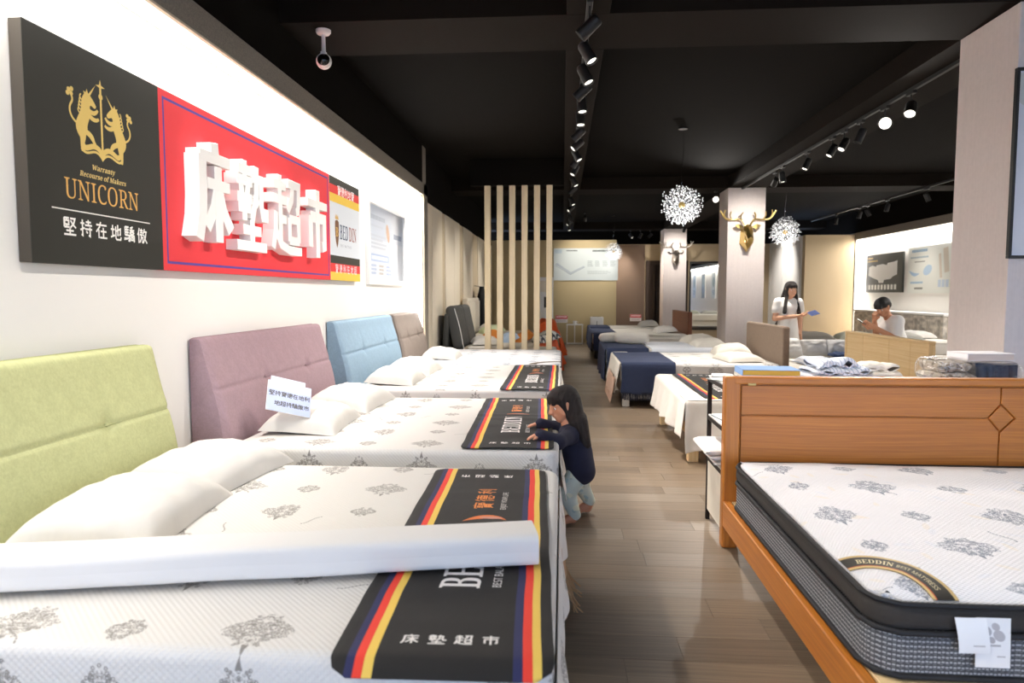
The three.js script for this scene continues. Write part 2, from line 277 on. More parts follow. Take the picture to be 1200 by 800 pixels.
// beams on the pillar grid
for (const z of [-4.95, -13.04, -21.07]) struct('beam', bx(-2.5, 8.3, 3.4, H, z - 0.7, z, 0.004), M.beam);
struct('beam', [bx(0.02, 0.32, 3.4, H, -4.95, ZF, 0.004), bx(0.02, 0.32, 3.4, H, -13.04, -5.65, 0.004), bx(0.02, 0.32, 3.4, H, -21.07, -13.74, 0.004)], M.beam);
struct('beam', [bx(3.05, 3.73, 3.4, H, -13.04, -5.65, 0.004), bx(3.05, 3.73, 3.4, H, -21.07, -13.74, 0.004), bx(3.05, 3.73, 3.4, H, -4.95, ZF, 0.004)], M.beam);
for (const z of [-4.95, -13.04, -21.07]) struct('pillar', bx(3.05, 3.73, 0, 3.4, z - 0.7, z, 0.006, 'x'), M.paper);

// ---------------------------------------------------------------- hidden light strips of the two recesses
function strip(name, label, g, pos, w, h, look) {
  const o = single(name, g, M.strip, label, 'light strip');
  const l = new THREE.RectAreaLight(NEUTRAL, COVE * 3, w, h); l.position.set(...pos); l.lookAt(pos[0] + look[0], pos[1] + look[1], pos[2] + look[2]); l.name = name; scene.add(l); return o;
}
strip('light_strip', 'long white light strip under the top edge of the left wall recess', bx(-2.19, -2.07, 2.885, 2.899, -9.96, 2.5, 0.002), [-2.13, 2.88, -3.7], 0.1, 12.3, [0, -1, 0]);
strip('light_strip', 'upright white light strip at the far end of the left wall recess', bx(-2.19, -2.06, 0.05, 2.87, -9.995, -9.97, 0.003), [-2.125, 1.5, -9.955], 0.11, 2.7, [0, 0, 1]);
strip('light_strip', 'long white light strip under the top edge of the right wall recess', bx(7.82, 7.94, 2.865, 2.879, -18.95, 3.5, 0.002), [7.88, 2.86, -7.7], 0.1, 22.3, [0, -1, 0]);
strip('light_strip', 'upright white light strip at the far end of the right wall recess', bx(7.81, 7.94, 0.05, 2.85, -18.995, -18.97, 0.003), [7.875, 1.5, -18.955], 0.11, 2.7, [0, 0, 1]);

// ---------------------------------------------------------------- track lighting
function trackRail(x, z0, z1, label, y = 3.4) {
  const t = thing('track_rail', label, 'light track', [x, y, z0]);
  part('rail', [bx(-0.018, 0.018, -0.035, 0, z1 - z0, 0, 0.003)], M.lampBlack, t); part('end_cap', bx(-0.02, 0.02, -0.037, 0, -0.02, 0.012, 0.002), M.lampBlack, t); return t;
}
// a spotlight under a rail; aim is the point it looks at
function spotlight(x, z, aim, label, { y = 3.365, power = 1, on = true, size = 1 } = {}) {
  const t = thing('track_spotlight', label, 'spotlight', [x, y, z]);
  part('adapter', bx(-0.02, 0.02, -0.03, 0, -0.07, 0.07, 0.004), M.lampBlack, t);
  part('stem', cyl(0.008, 0.008, 0.09, 0, -0.12, 0), M.lampBlack, t);
  const head = new THREE.Group(); head.name = 'lamp_head'; head.position.set(0, -0.16, 0); t.add(head);
  head.quaternion.setFromUnitVectors(V(0, 0, 1), V(aim[0] - x, aim[1] - y + 0.16, aim[2] - z).normalize());
  const R = 0.045 * size;
  part('lamp_body', at(lathe([[0.001, -0.075], [R * 0.8, -0.075], [R * 0.96, -0.06], [R, 0.07], [R, 0.085], [R * 0.9, 0.085], [R * 0.86, 0.062], [0.001, 0.06]], 20), 0, 0, 0, PI / 2), M.lampBlack, head);
  part('lens', at(new THREE.CylinderGeometry(R * 0.84, R * 0.84, 0.006, 20), 0, 0, 0.068, PI / 2), on ? M.glow : M.lampBlack, head);
  if (on) { const l = new THREE.SpotLight(WARM, SPOT * power, 0, 0.62, 0.75); l.position.set(0, 0, 0.095); l.target.position.set(0, 0, 1); l.castShadow = true; l.shadow.radius = 1.6; l.name = 'track_spotlight'; head.add(l); head.add(l.target); }
  return t;
}
trackRail(0.17, ZF - 0.6, -20.0, 'long black light track under the central ceiling beam above the aisle');
{
  const zs = [4.66, 5.14, 5.64, 6.1, 6.5, 7.0, 7.7, 8.24, 8.85, 9.3, 9.9, 10.9, 11.8, 13.2, 14.3, 15.9, 17.2, 18.4];
  const ax = [-2.1, 1.6, 1.4, -2.1, 0.4, 0.3, -2.1, -2.1, 1.7, -1.8, -1.3, 1.7, -2.1, 1.4, -2.1, 1.6, -2.1, 0.6];
  zs.forEach((d, i) => spotlight(0.17, -d, [ax[i], ax[i] < -2 ? 1.15 : 0.5, -d + (i % 3 === 0 ? -0.4 : 0.6)], `${ORD[i]} spotlight from the front along the track over the aisle`, { power: ax[i] < -1 && i > 5 && i < 12 ? 0.75 : 1 }));
  // three more on the same rail nearer than the frame shows
  [[3.7, -2.1, 0.8], [2.9, 1.9, 0.7], [2.2, -2.1, 0.6], [1.2, 1.6, 0.7], [0.4, -2.1, 0.6]].forEach(([d, x, power], i) => spotlight(0.17, -d, [x, x < -2 ? 1.3 : 0.5, -d - 0.3], `${ORD[i]} spotlight of the aisle track in front of the frame's top edge`, { power }));
}
trackRail(3.3, -5.66, -13.03, 'black light track under the beam between the near and middle pillars');
[[6.9, [2.2, 0.9, -5.2], 1.1, 'small bright spotlight nearest the near pillar on the pillar beam track', 1.2], [7.43, [1.2, 1.2, -1.5], 1.2, 'large dazzling spotlight facing the camera on the pillar beam track', 1.5], [8.0, [2.2, 0.5, -8.2], 0, 'unlit black spotlight just behind the dazzling lamp on the pillar beam track', 1], [8.45, [1.6, 0.5, -7.6], 1, 'round lit spotlight just beyond the dazzling lamp on the pillar beam track', 1], [8.8, [1.6, 0.5, -8.6], 1, 'oval lit spotlight angled left in the middle of the pillar beam track', 1], [9.67, [2.0, 0.5, -9.4], 1, 'downward lit spotlight left of the oval one on the pillar beam track', 1], [10.71, [3.5, 0.8, -10.4], 2.2, 'farthest lit spotlight on the pillar beam track, close to the middle pillar', 1]].forEach(([d, aim, on, label, size]) => spotlight(3.3, -d, aim, label, { on: !!on, power: on || 1, size }));
trackRail(6.6, -9.5, -18.9, 'black light track over the right side of the shop', 3.4);
[[10.2, 5.5, 1], [11.3, 7.9, 1], [13.08, 7.6, 1], [14.6, 6, 0], [15.5, 7.9, 1], [15.9, 6, 0], [17.2, 6.3, 1]].forEach(([d, x, on], i) => spotlight(6.6, -d, [x, 1.0, -d], `${ORD[i]} ${on ? 'lit' : 'unlit'} spotlight from the front on the track over the right side`, { on: !!on, power: x > 7 ? 0.55 : 1.5 }));
spotlight(2.9, -13.4, [1.2, 1.3, -3], 'single dazzling spotlight on the ceiling beam left of the middle pillar', { y: 3.4, size: 1.4 });
for (const [i, x] of [[0, 2.1], [1, 2.4], [2, 2.7]]) spotlight(x, -21.5, [[3.4, 1.6, 0.6][i], 1.5, [-20.9, -22, -22][i]], `${['left', 'middle', 'right'][i]} one of three small spotlights by the far brown wall`, { y: 3.4, power: 0.7 });
spotlight(0.6, -18.6, [0.7, 2.4, -20.3], 'spotlight shining on the wide poster of the far wall', { y: 3.62, power: 0.8 });
spotlight(4.9, -20.0, [6.5, 1.9, -20.6], 'spotlight shining on the white moulded wall at the back', { y: 3.62, power: 1.8 });
spotlight(3.4, -11.4, [3.4, 2.4, -13], 'spotlight shining on the gold deer head of the middle pillar', { y: 3.4, power: 0.9 });
spotlight(3.4, -19.6, [3.4, 2.5, -21.07], 'spotlight shining on the deer head of the far pillar', { y: 3.4, power: 0.8 });
// ---------------------------------------------------------------- signs on the left wall
// each board hangs on the wall: local x runs along the wall away from the camera, local z out of it
const board = (name, label, cat, d, y, x = XL) => thing(name, label, cat, [x, y, -d], PI / 2);
const faceQuad = (x0, x1, y0, y1, z) => { const g = new THREE.PlaneGeometry(x1 - x0, y1 - y0); g.translate((x0 + x1) / 2, (y0 + y1) / 2, z); return g; };
function panelWithFace(t, w, h, th, side, face, faceName = 'printed_face') {
  part('panel', bx(0.001, w - 0.001, 0.001, h - 0.001, 0.002, th - 0.002, 0.003), side, t); part(faceName, bxFace(w, h, th), face, t);
}
function bxFace(w, h, th) { const g = new THREE.BoxGeometry(w, h, 0.003); g.translate(w / 2, h / 2, th - 0.0015); return frontOnly(g); }
function frontOnly(g) { const n = g.attributes.normal, uv = g.attributes.uv; for (let i = 0; i < n.count; i++) if (n.getZ(i) < 0.5) uv.setXY(i, 0.002, 0.5); return g; }
const GOLD = '#d9ba68', GOLD2 = '#e4c478';
function unicorn(c) {                                             // rearing, facing right, in a 100 x 200 box
  c.beginPath();
  c.moveTo(60, 20); c.lineTo(64, 10); c.lineTo(69, 21); c.bezierCurveTo(76, 24, 88, 36, 95, 46); c.bezierCurveTo(97, 53, 91, 57, 84, 53); c.bezierCurveTo(76, 48, 72, 50, 73, 60); c.bezierCurveTo(84, 64, 92, 62, 98, 54); c.lineTo(104, 58); c.bezierCurveTo(98, 72, 86, 76, 76, 74);
  c.bezierCurveTo(84, 80, 94, 82, 102, 76); c.lineTo(106, 82); c.bezierCurveTo(96, 94, 80, 92, 70, 86); c.bezierCurveTo(66, 98, 60, 106, 62, 118); c.bezierCurveTo(76, 122, 84, 130, 86, 142); c.lineTo(92, 150); c.lineTo(82, 152); c.bezierCurveTo(74, 142, 66, 134, 56, 132);
  c.bezierCurveTo(54, 146, 50, 156, 44, 166); c.lineTo(52, 176); c.lineTo(38, 178); c.bezierCurveTo(34, 166, 36, 152, 34, 142); c.bezierCurveTo(24, 132, 18, 118, 24, 102); c.bezierCurveTo(30, 86, 40, 76, 42, 62); c.bezierCurveTo(42, 48, 46, 34, 54, 26); c.lineTo(52, 18); c.closePath(); c.fill();
  c.beginPath(); c.moveTo(69, 22); c.lineTo(97, -10); c.lineTo(75, 26); c.fill();
  c.lineWidth = 6; c.beginPath(); c.moveTo(26, 108); c.bezierCurveTo(4, 100, -4, 78, 10, 60); c.bezierCurveTo(18, 48, 8, 42, 6, 32); c.stroke();
  for (const [x, y] of [[2, 30], [12, 26], [10, 38], [-2, 40]]) { c.beginPath(); c.arc(x, y, 6, 0, 7); c.fill(); }
  c.lineWidth = 4; for (let i = 0; i < 5; i++) { c.beginPath(); c.arc(46 - i * 2, 36 + i * 9, 7, 1.6, 4.4); c.stroke(); }
}
{
  const t = board('sign_board', 'thick black wall sign with gold unicorn crest and gold lettering', 'sign', 2.63, 1.577);
  const face = canvasTex(960, 1024, (c, w, h) => {
    c.fillStyle = '#25241c'; c.fillRect(0, 0, w, h); c.fillStyle = c.strokeStyle = GOLD;
    c.save(); c.translate(258, 165); c.scale(1.95, 1.8); unicorn(c); c.restore();
    c.save(); c.translate(706, 190); c.scale(-1.95, 1.72); unicorn(c); c.restore();
    c.fillRect(473, 150, 14, 340); c.beginPath(); for (let i = 0; i < 8; i++) { const a = i * PI / 4; c.lineTo(480 + cos(a) * (i % 2 ? 10 : 34), 145 + sin(a) * (i % 2 ? 10 : 34)); } c.fill(); c.beginPath(); c.arc(480, 195, 15, 0, 7); c.fill();
    c.lineWidth = 26; c.beginPath(); c.moveTo(345, 448); c.bezierCurveTo(360, 500, 420, 400, 478, 478); c.bezierCurveTo(540, 400, 590, 500, 612, 455); c.stroke(); c.lineWidth = 12; c.beginPath(); c.moveTo(330, 470); c.bezierCurveTo(380, 520, 420, 430, 478, 500); c.bezierCurveTo(540, 430, 590, 525, 628, 476); c.stroke();
    c.textAlign = 'center'; c.fillStyle = GOLD2; c.font = 'italic bold 34px serif'; c.fillText('Warranty', 480, 560); c.fillText('Recourse of Makers', 480, 602);
    c.font = '118px serif'; c.save(); c.translate(480, 718); c.scale(1.0, 1.1); c.fillStyle = '#dca95a'; c.fillText('UNICORN', 0, 0); c.restore();
    c.fillStyle = '#f0ece2'; c.fillRect(125, 770, 720, 6);
    ['jian', 'chi', 'zai', 'di', 'jiao', 'ao'].forEach((g, i) => glyph(c, g, 190 + i * 108, 805, 84, 11, '#f2efe8'));
  }, { clampEdge: true });
  panelWithFace(t, 0.915, 0.965, 0.06, std({ color: '#3a332a', roughness: 0.6 }), std({ map: face, roughness: 0.75 }));
}
function strokeShape(pts, w) {
  const L = [], R = [];
  for (let i = 0; i < pts.length; i++) {
    const p = pts[i], a = pts[i - 1] ?? p, b = pts[i + 1] ?? p, d1 = [p[0] - a[0], p[1] - a[1]], d2 = [b[0] - p[0], b[1] - p[1]], l1 = Math.hypot(...d1), l2 = Math.hypot(...d2);
    let n1 = l1 ? [-d1[1] / l1, d1[0] / l1] : null, n2 = l2 ? [-d2[1] / l2, d2[0] / l2] : null; n1 ??= n2; n2 ??= n1;
    let m = [n1[0] + n2[0], n1[1] + n2[1]]; const q = Math.hypot(...m) || 1; m = [m[0] / q, m[1] / q]; const k = min(2, 1 / max(0.3, m[0] * n1[0] + m[1] * n1[1])) * w / 2;
    L.push(new THREE.Vector2(p[0] + m[0] * k, p[1] + m[1] * k)); R.unshift(new THREE.Vector2(p[0] - m[0] * k, p[1] - m[1] * k));
  }
  return new THREE.Shape([...L, ...R]);
}
function letterGeo(g, w, h, depth, thickH, thickV) {
  const out = [];
  for (const st of strokes(g)) {
    const dx = abs(st[st.length - 1][0] - st[0][0]), dy = abs(st[st.length - 1][1] - st[0][1]), th = dx > 3 * dy ? thickH : thickV;
    const s = strokeShape(st.map(([x, y]) => [x / 100 * w, (1 - y / 100) * h]), th);
    out.push(new THREE.ExtrudeGeometry(s, { depth: depth - out.length * 0.0007, bevelEnabled: true, bevelSize: 0.002, bevelThickness: 0.002, bevelSegments: 1, steps: 1 }));
  }
  return merge(out);
}
{
  const t = board('sign_board', 'long red wall sign with thin blue border and four raised white characters', 'sign', 3.546, 1.577);
  const face = canvasTex(1344, 488, (c, w, h) => { c.fillStyle = '#e0323a'; c.fillRect(0, 0, w, h); c.strokeStyle = '#4a3a92'; c.lineWidth = 7; c.strokeRect(22, 22, w - 44, h - 44); }, { clampEdge: true });
  panelWithFace(t, 2.66, 0.965, 0.06, std({ color: '#a92028' }), std({ map: face, roughness: 0.7 }));
  const lw = std({ color: '#f7f4f0', roughness: 0.55 });
  [['chuang', 0.2, 0.43], ['dian', 0.675, 0.47], ['chao', 1.21, 0.56], ['shi', 1.87, 0.5]].forEach(([g, x, w], i) => {
    const o = part('raised_character', letterGeo(g, w, i === 0 ? 0.6 : 0.58, 0.085, 0.062, i === 1 || i === 2 ? 0.062 : 0.085), lw, t); o.position.set(x, i === 0 ? 0.17 : 0.165, 0.06);
  });
}
{
  const t = board('sign_board', 'pale square wall sign with black red and gold flag bands and a crest', 'sign', 6.212, 1.577);
  const face = canvasTex(768, 800, (c, w, h) => {
    const band = (y) => { c.fillStyle = '#2e2c22'; c.fillRect(0, y, w, 62); c.fillStyle = '#d9322f'; c.fillRect(0, y + 62, w, 66); c.fillStyle = '#e6bf45'; c.fillRect(0, y + 128, w, 66); };
    c.fillStyle = '#d5dae0'; c.fillRect(0, 0, w, h); band(0); band(h - 194);
    ['bao', 'de', 'li', 'di', 'bao'].forEach((g, i) => glyph(c, g, 190 + i * 88, 48, 82, 10, '#f4ecec')); ['bao', 'de', 'li', 'zai', 'di', 'chao'].forEach((g, i) => glyph(c, g, 110 + i * 98, h - 128, 72, 10, '#efd6dc'));
    c.fillStyle = '#6f4a2c'; c.beginPath(); c.moveTo(120, 345); c.bezierCurveTo(130, 320, 200, 320, 212, 345); c.bezierCurveTo(220, 420, 205, 500, 165, 545); c.bezierCurveTo(125, 500, 112, 420, 120, 345); c.fill(); c.fillStyle = '#c9a25a'; c.beginPath(); c.moveTo(125, 322); for (let i = 0; i < 7; i++) c.lineTo(125 + i * 13, i % 2 ? 280 : 305); c.lineTo(208, 322); c.fill(); c.font = 'bold 100px serif'; c.fillText('B', 132, 455);
    c.font = 'bold 128px serif'; c.save(); c.translate(235, 470); c.scale(0.82, 1.25); c.fillStyle = '#3f4a63'; c.fillText('BED', 0, 0); c.fillStyle = '#8a4b40'; c.fillText('DIN', 285, 0); c.restore(); c.font = '28px sans-serif'; c.fillStyle = '#7f8793'; c.fillText('B E S T   M A T T R E S S', 250, 530);
  }, { clampEdge: true });
  panelWithFace(t, 0.92, 0.965, 0.06, std({ color: '#8f8b80' }), std({ map: face, roughness: 0.7 }));
}
{ // framed poster past the signs
  const t = board('framed_poster', 'white framed pale blue poster at the far end of the left lit wall', 'poster', 7.55, 1.555);
  const face = canvasTex(800, 460, (c, w, h) => {
    const g = '#b4bdcb'; c.fillStyle = g; c.fillRect(0, 0, w, h); c.fillStyle = '#c4cad4'; c.fillRect(0, h * 0.45, w, h * 0.55); smallPrint(c, 60, 60, 330, 50, 1, '#8d98ab', 1); smallPrint(c, 60, 120, 260, 24, 1, '#aab3c0', 2); smallPrint(c, 60, 180, 340, 96, 4, '#a9b0bd', 3);
    c.fillStyle = '#94a9cc'; c.fillRect(60, 300, 380, 46); smallPrint(c, 74, 312, 340, 40, 1, '#eef2f8', 4); smallPrint(c, 60, 366, 110, 70, 3, '#8fa3c4', 5); smallPrint(c, 220, 366, 110, 70, 3, '#9b8f86', 6); smallPrint(c, 380, 366, 110, 70, 3, '#6f8bc0', 7);
    c.fillStyle = '#b98a64'; c.beginPath(); c.ellipse(420, 150, 34, 62, -0.4, 0, 7); c.fill(); c.fillStyle = '#5d6f92'; c.fillRect(560, 140, 190, 34); c.strokeStyle = '#9aa4b2'; c.lineWidth = 4; for (const x of [560, 600, 690, 750]) { c.beginPath(); c.moveTo(x, 210); c.lineTo(x, 430); c.stroke(); }
  }, { clampEdge: true });
  const w = 1.82, h = 0.985; part('frame', frame(0, w, 0, h, 0.06, 0.001, 0.045), M.white, t);
  part('print', faceBox(0.06, w - 0.06, 0.06, h - 0.06, 0.004, 0.012), std({ map: face, roughness: 0.35 }), t);
}
function faceBox(x0, x1, y0, y1, z0, z1) { const g = new THREE.BoxGeometry(x1 - x0, y1 - y0, z1 - z0); g.translate((x0 + x1) / 2, (y0 + y1) / 2, (z0 + z1) / 2); return frontOnly(g); }
{ // dome camera under the beam
  const t = thing('security_camera', 'small white security camera hanging from the ceiling beam above the signs', 'camera', [-1.78, 3.4, -5.1]);
  part('base', at(lathe([[0.001, -0.03], [0.045, -0.03], [0.055, -0.015], [0.055, 0]], 24)), M.plastic, t); part('stem', cyl(0.016, 0.014, 0.13, 0, -0.16, 0), M.plastic, t); part('bracket', bx(-0.02, 0.02, -0.185, -0.155, -0.02, 0.02, 0.006), M.plastic, t);
  const h = part('camera_ball', ball(0.058, 0, -0.225, 0, 24), M.plastic, t); part('lens_face', at(new THREE.SphereGeometry(0.05, 20, 12, 0, 2 * PI, 0, 1.15), 0.008, -0.228, 0.02, 1.45, 0.2), std({ color: '#0c0c0e', roughness: 0.12 }), h);
}
// ---------------------------------------------------------------- beds of the left row
function motif(c, cx, cy, w, h, color, seed, point = 1) {           // a mirrored lace medallion
  const r = rng(seed), out = (a) => 0.62 + 0.3 * abs(cos(2 * a)) + 0.07 * cos(16 * a); c.strokeStyle = c.fillStyle = color;
  for (let i = 0; i < w * h / 190; i++) {
    const a = r() * PI - PI / 2, q = sqrt(r()), R = q * out(a), x = cos(a) * R * w / 2, y = sin(a) * R * h / 2, k = 2.5 + r() * 4, a0 = r() * 6.3;
    c.lineWidth = 1.3 + r() * 1.5; for (const s of [-1, 1]) { c.beginPath(); c.arc(cx + s * x, cy + y, k, s > 0 ? a0 : PI - a0 - 4, s > 0 ? a0 + 4 : PI - a0); c.stroke(); }
  }
  c.lineWidth = 3; for (const s of [-1, 1]) for (let i = 0; i < 9; i++) { const a = (i / 9) * PI - PI / 2; c.beginPath(); c.arc(cx + s * cos(a) * out(a) * w / 2, cy + sin(a) * out(a) * h / 2, 5, 0, 6.3); c.stroke(); }
  if (point) { c.beginPath(); c.moveTo(cx - w * 0.05, cy - h * 0.42); c.lineTo(cx, cy - h * 0.62); c.lineTo(cx + w * 0.05, cy - h * 0.42); c.fill(); }
}
function damask(base, color, tint, seed) {
  return canvasTex(1536, 1536, (c, W) => {
    c.fillStyle = base; c.fillRect(0, 0, W, W); const r = rng(seed), m = W / 1.3;
    if (tint) for (let i = 0; i < 60; i++) { c.fillStyle = tint[i % tint.length]; c.globalAlpha = 0.35; c.beginPath(); c.ellipse(r() * W, r() * W, 40, 14, r() * 3, 0, 7); c.fill(); c.globalAlpha = 1; }
    c.globalAlpha = 0.1; c.strokeStyle = color; c.lineWidth = 1; for (let i = 0; i < W; i += 9) { c.beginPath(); c.moveTo(i, 0); c.lineTo(i, W); c.stroke(); c.beginPath(); c.moveTo(0, i); c.lineTo(W, i); c.stroke(); } c.globalAlpha = 1;
    for (const [x, y] of [[0.28, 0.24], [0.93, 0.24], [0.28, 0.89], [0.93, 0.89], [0.6, 0.56], [1.25, 0.56], [0.6, 1.2], [1.25, 1.2]]) motif(c, x * m, y * m, (y * 10) % 2 > 1 ? 0.17 * m : 0.2 * m, 0.18 * m, color, seed + x * 10 + y);
    for (const [x, y] of [[0.6, 0.26], [1.23, 0.22], [0.61, 0.9], [1.22, 0.87], [0.28, 0.58], [0.93, 0.55], [0.27, 1.22], [0.92, 1.19]]) motif(c, x * m, y * m, 0.11 * m, 0.11 * m, color, seed + y * 7, 0);
    c.strokeStyle = color; for (const [x, y, a] of [[0.45, 0.52, 0.4], [0.95, 0.18, 2.4], [0.62, 0.68, 0.2], [0.1, 1.1, 1.1], [1.1, 1.0, 2.0]]) { c.save(); c.translate(x * m, y * m); c.rotate(a); c.lineWidth = 7; c.setLineDash([9, 4]); c.beginPath(); c.moveTo(-60, 8); c.bezierCurveTo(-30, -20, 20, 24, 62, -6); c.stroke(); c.restore(); }
  }, { tile: [1.3, 1.3] });
}
const quilt = dataTex(256, (u, v) => 0.5 + 0.25 * sin(u * 2 * PI * 32) * sin(v * 2 * PI * 32) + 0.25 * vnoise(u, v, 7, 2), [0.64, 0.64]);
const knitA = std({ map: damask('#dedad4', '#8d8882', null, 3), bumpMap: quilt, bumpScale: 0.004, roughness: 0.9 });
knitA.map.offset.set(0.071, 0.198);
const knitB = std({ map: damask('#efeef0', '#868c99', ['#f0e6d2', '#dfe6f0'], 9), bumpMap: quilt, bumpScale: 0.008, roughness: 0.9 });
const knitC = std({ color: '#ddd7cc', bumpMap: quilt, bumpScale: 0.006, roughness: 0.9 });
function slab(w, h, d, r, b, seg = 4) {                             // a mattress body, base at y = 0, rounded in plan and at its edges
  const s = new THREE.Shape(), x = w / 2 - b, y = d / 2 - b; r = max(0.004, r - b);
  s.moveTo(-x + r, -y); s.lineTo(x - r, -y); s.absarc(x - r, -y + r, r, -PI / 2, 0); s.lineTo(x, y - r); s.absarc(x - r, y - r, r, 0, PI / 2); s.lineTo(-x + r, y); s.absarc(-x + r, y - r, r, PI / 2, PI); s.lineTo(-x, -y + r); s.absarc(-x + r, -y + r, r, PI, 1.5 * PI);
  const g = new THREE.ExtrudeGeometry(s, { depth: h - 2 * b, bevelEnabled: true, bevelSize: b, bevelThickness: b, bevelSegments: seg, curveSegments: 8 }); g.translate(0, 0, b); g.rotateX(-PI / 2); return tri(smoothed(g));
}
function smoothed(g) { g = flat(g); const p = g.attributes.position, n = g.attributes.normal, map = new Map(), key = (i) => [p.getX(i), p.getY(i), p.getZ(i)].map((v) => Math.round(v * 2e4)).join(); g.computeVertexNormals();
  const acc = []; for (let i = 0; i < p.count; i++) { const k = key(i); (map.get(k) ?? map.set(k, []).get(k)).push(i); }
  const N = g.attributes.normal, src = N.array.slice(), A = V(), B = V(); for (const l of map.values()) for (const i of l) { A.fromArray(src, i * 3); const s = V(0, 0, 0); for (const j of l) { B.fromArray(src, j * 3); if (A.dot(B) > 0.6) s.add(B); } s.normalize(); N.setXYZ(i, s.x, s.y, s.z); }
  return g; }
function ringPiping(w, d, r, y, t) {                                 // a cord round the edge of a mattress
  const pts = [], x = w / 2, z = d / 2; for (const [cx, cz, a0] of [[x - r, z - r, 0], [-x + r, z - r, PI / 2], [-x + r, -z + r, PI], [x - r, -z + r, 1.5 * PI]]) for (let i = 0; i <= 5; i++) { const a = a0 + (i / 5) * PI / 2; pts.push(V(cx + cos(a) * r, y, cz + sin(a) * r)); }
  return new THREE.TubeGeometry(new THREE.CatmullRomCurve3(pts, true, 'catmullrom', 0.05), 96, t, 6, true);
}
function headboardGeo(w, h, seam, buttons, th = 0.235) {             // upholstered back: x out of the wall, z across, leaning face with a stitched seam
  const K = [[0, 0.03], [0, h - 0.05], [0.012, h - 0.012], [0.045, h], [0.078, h - 0.02], [0.1, h - 0.1], [0.135, seam + 0.1], [0.165, seam], [0.2, seam - 0.14], [0.228, seam - 0.34], [th, 0.2], [th, 0.03]];
  const path = new THREE.CatmullRomCurve3(K.map(([x, y]) => V(x, y, 0)), false, 'catmullrom', 0.35), NS = 260, NT = 90, P = [], U = [], I = [];
  const s = path.getSpacedPoints(NS);
  for (let j = 0; j <= NT; j++) { const z = -w / 2 + (w * j) / NT, e = min(j, NT - j) / NT * w, f = 1 - 0.16 * Math.pow(max(0, 1 - e / 0.05), 2);
    for (let i = 0; i <= NS; i++) { let { x, y } = s[i]; if (x > 0.04) { let dent = 0.008 * Math.exp(-(((y - seam) / 0.012) ** 2)); for (const b of buttons) { dent += 0.018 * Math.exp(-(((y - seam) ** 2 + (z - b) ** 2) / 0.0022)); if (y > seam) dent += 0.006 * Math.exp(-(((z - b) / 0.016) ** 2)) * smooth(seam, seam + 0.04, y) * smooth(h, h - 0.25, y); } x = (x - dent) * f; } y = min(y, h - (1 - f) * 0.06); P.push(x, y, z); U.push(z, y + x); } }
  const W = NS + 1; for (let j = 0; j < NT; j++) for (let i = 0; i < NS; i++) { const a = j * W + i, b = a + 1, c = a + W, d = c + 1; I.push(a, c, b, b, c, d); }
  const g = new THREE.BufferGeometry(); g.setAttribute('position', new THREE.Float32BufferAttribute(P, 3)); g.setAttribute('uv', new THREE.Float32BufferAttribute(U, 2)); g.setIndex(I); g.computeVertexNormals();
  const cap = []; for (const j of [0, NT]) { const pts = []; for (let i = 0; i <= NS; i++) pts.push(new THREE.Vector2(P[(j * W + i) * 3], P[(j * W + i) * 3 + 1])); const c = new THREE.ShapeGeometry(new THREE.Shape(pts)); if (!j) { const q = c.index.array; for (let k = 0; k < q.length; k += 3) [q[k], q[k + 1]] = [q[k + 1], q[k]]; } c.translate(0, 0, j ? w / 2 : -w / 2); c.computeVertexNormals(); cap.push(c); }
  return merge([g, ...cap]);
}
function upholsteredBed(label, d0, d1, color, seam, buttons) {
  const w = d1 - d0, zc = -(d0 + d1) / 2, m = fabric(color), t = thing('upholstered_bed', label, 'bed', [XL + 0.012, 0, zc]);
  const hb = part('headboard', headboardGeo(w - 0.03, 1.19, seam, buttons), m, t);
  part('seam', rod([0.156, seam, -(w - 0.03) / 2 + 0.04], [0.1505, seam, (w - 0.03) / 2 - 0.04], 0.0026, 0.0026, 6), std({ color: new THREE.Color(color).multiplyScalar(0.6), roughness: 0.95 }), hb);
  for (const b of buttons) part('button', at(new THREE.SphereGeometry(0.013, 12, 8), 0.138, seam, b), m, hb);
  part('bed_base', bx(0.26, 2.12, 0.06, 0.295, -w / 2 + 0.05, w / 2 - 0.05, 0.02), m, t);
  for (const x of [0.34, 2.02]) for (const s of [-1, 1]) part('leg', cyl(0.028, 0.02, 0.06, x, 0, s * (w / 2 - 0.14)), M.lampBlack, t);
  return t;
}
// mattress under a patterned knitted cover that hangs down at the foot end
function knitMattress(label, d0, d1, m, seed, { top = 0.57, skirt = true, x0 = -1.94, x1 = -0.015 } = {}) {
  const w = x1 - x0, d = d1 - d0, t = thing('mattress', label, 'mattress', [(x0 + x1) / 2, 0.297, -(d0 + d1) / 2]);
  part('cover', slab(w, top - 0.297, d, 0.09, 0.035), m, t); part('piping', ringPiping(w + 0.004, d + 0.004, 0.09, 0.045, 0.007), M.white, t);
  if (skirt) {
    part('cover_skirt', sheet((u, v) => { const z = (u - 0.5) * (d - 0.1), f = noise(u * d * 3.2 + seed, v, seed), y = 0.2 - v * (0.25 + 0.06 * noise(u * 3, seed)); return V(w / 2 + 0.006 + v * (0.025 + 0.035 * f) + 0.01 * v * sin(u * d * 22 + seed), y, z); }, 70, 10, 0.003, (u, v) => [u * d, v * 0.3]), m, t);
  }
  return t;
}
upholsteredBed('lime green upholstered bed with buttoned headboard, nearest bed by the lit wall', 1.55, 3.40, '#d4d69c', 0.86, [-0.42, 0.35]);
upholsteredBed('mauve upholstered bed with a stitched headboard, standing second by the lit wall', 3.84, 5.86, '#b89aa1', 0.88, [-0.45, 0.3]);
upholsteredBed('light blue upholstered bed, standing third by the lit wall', 6.2, 8.36, '#9db9ce', 0.88, [-0.45, 0.4]);
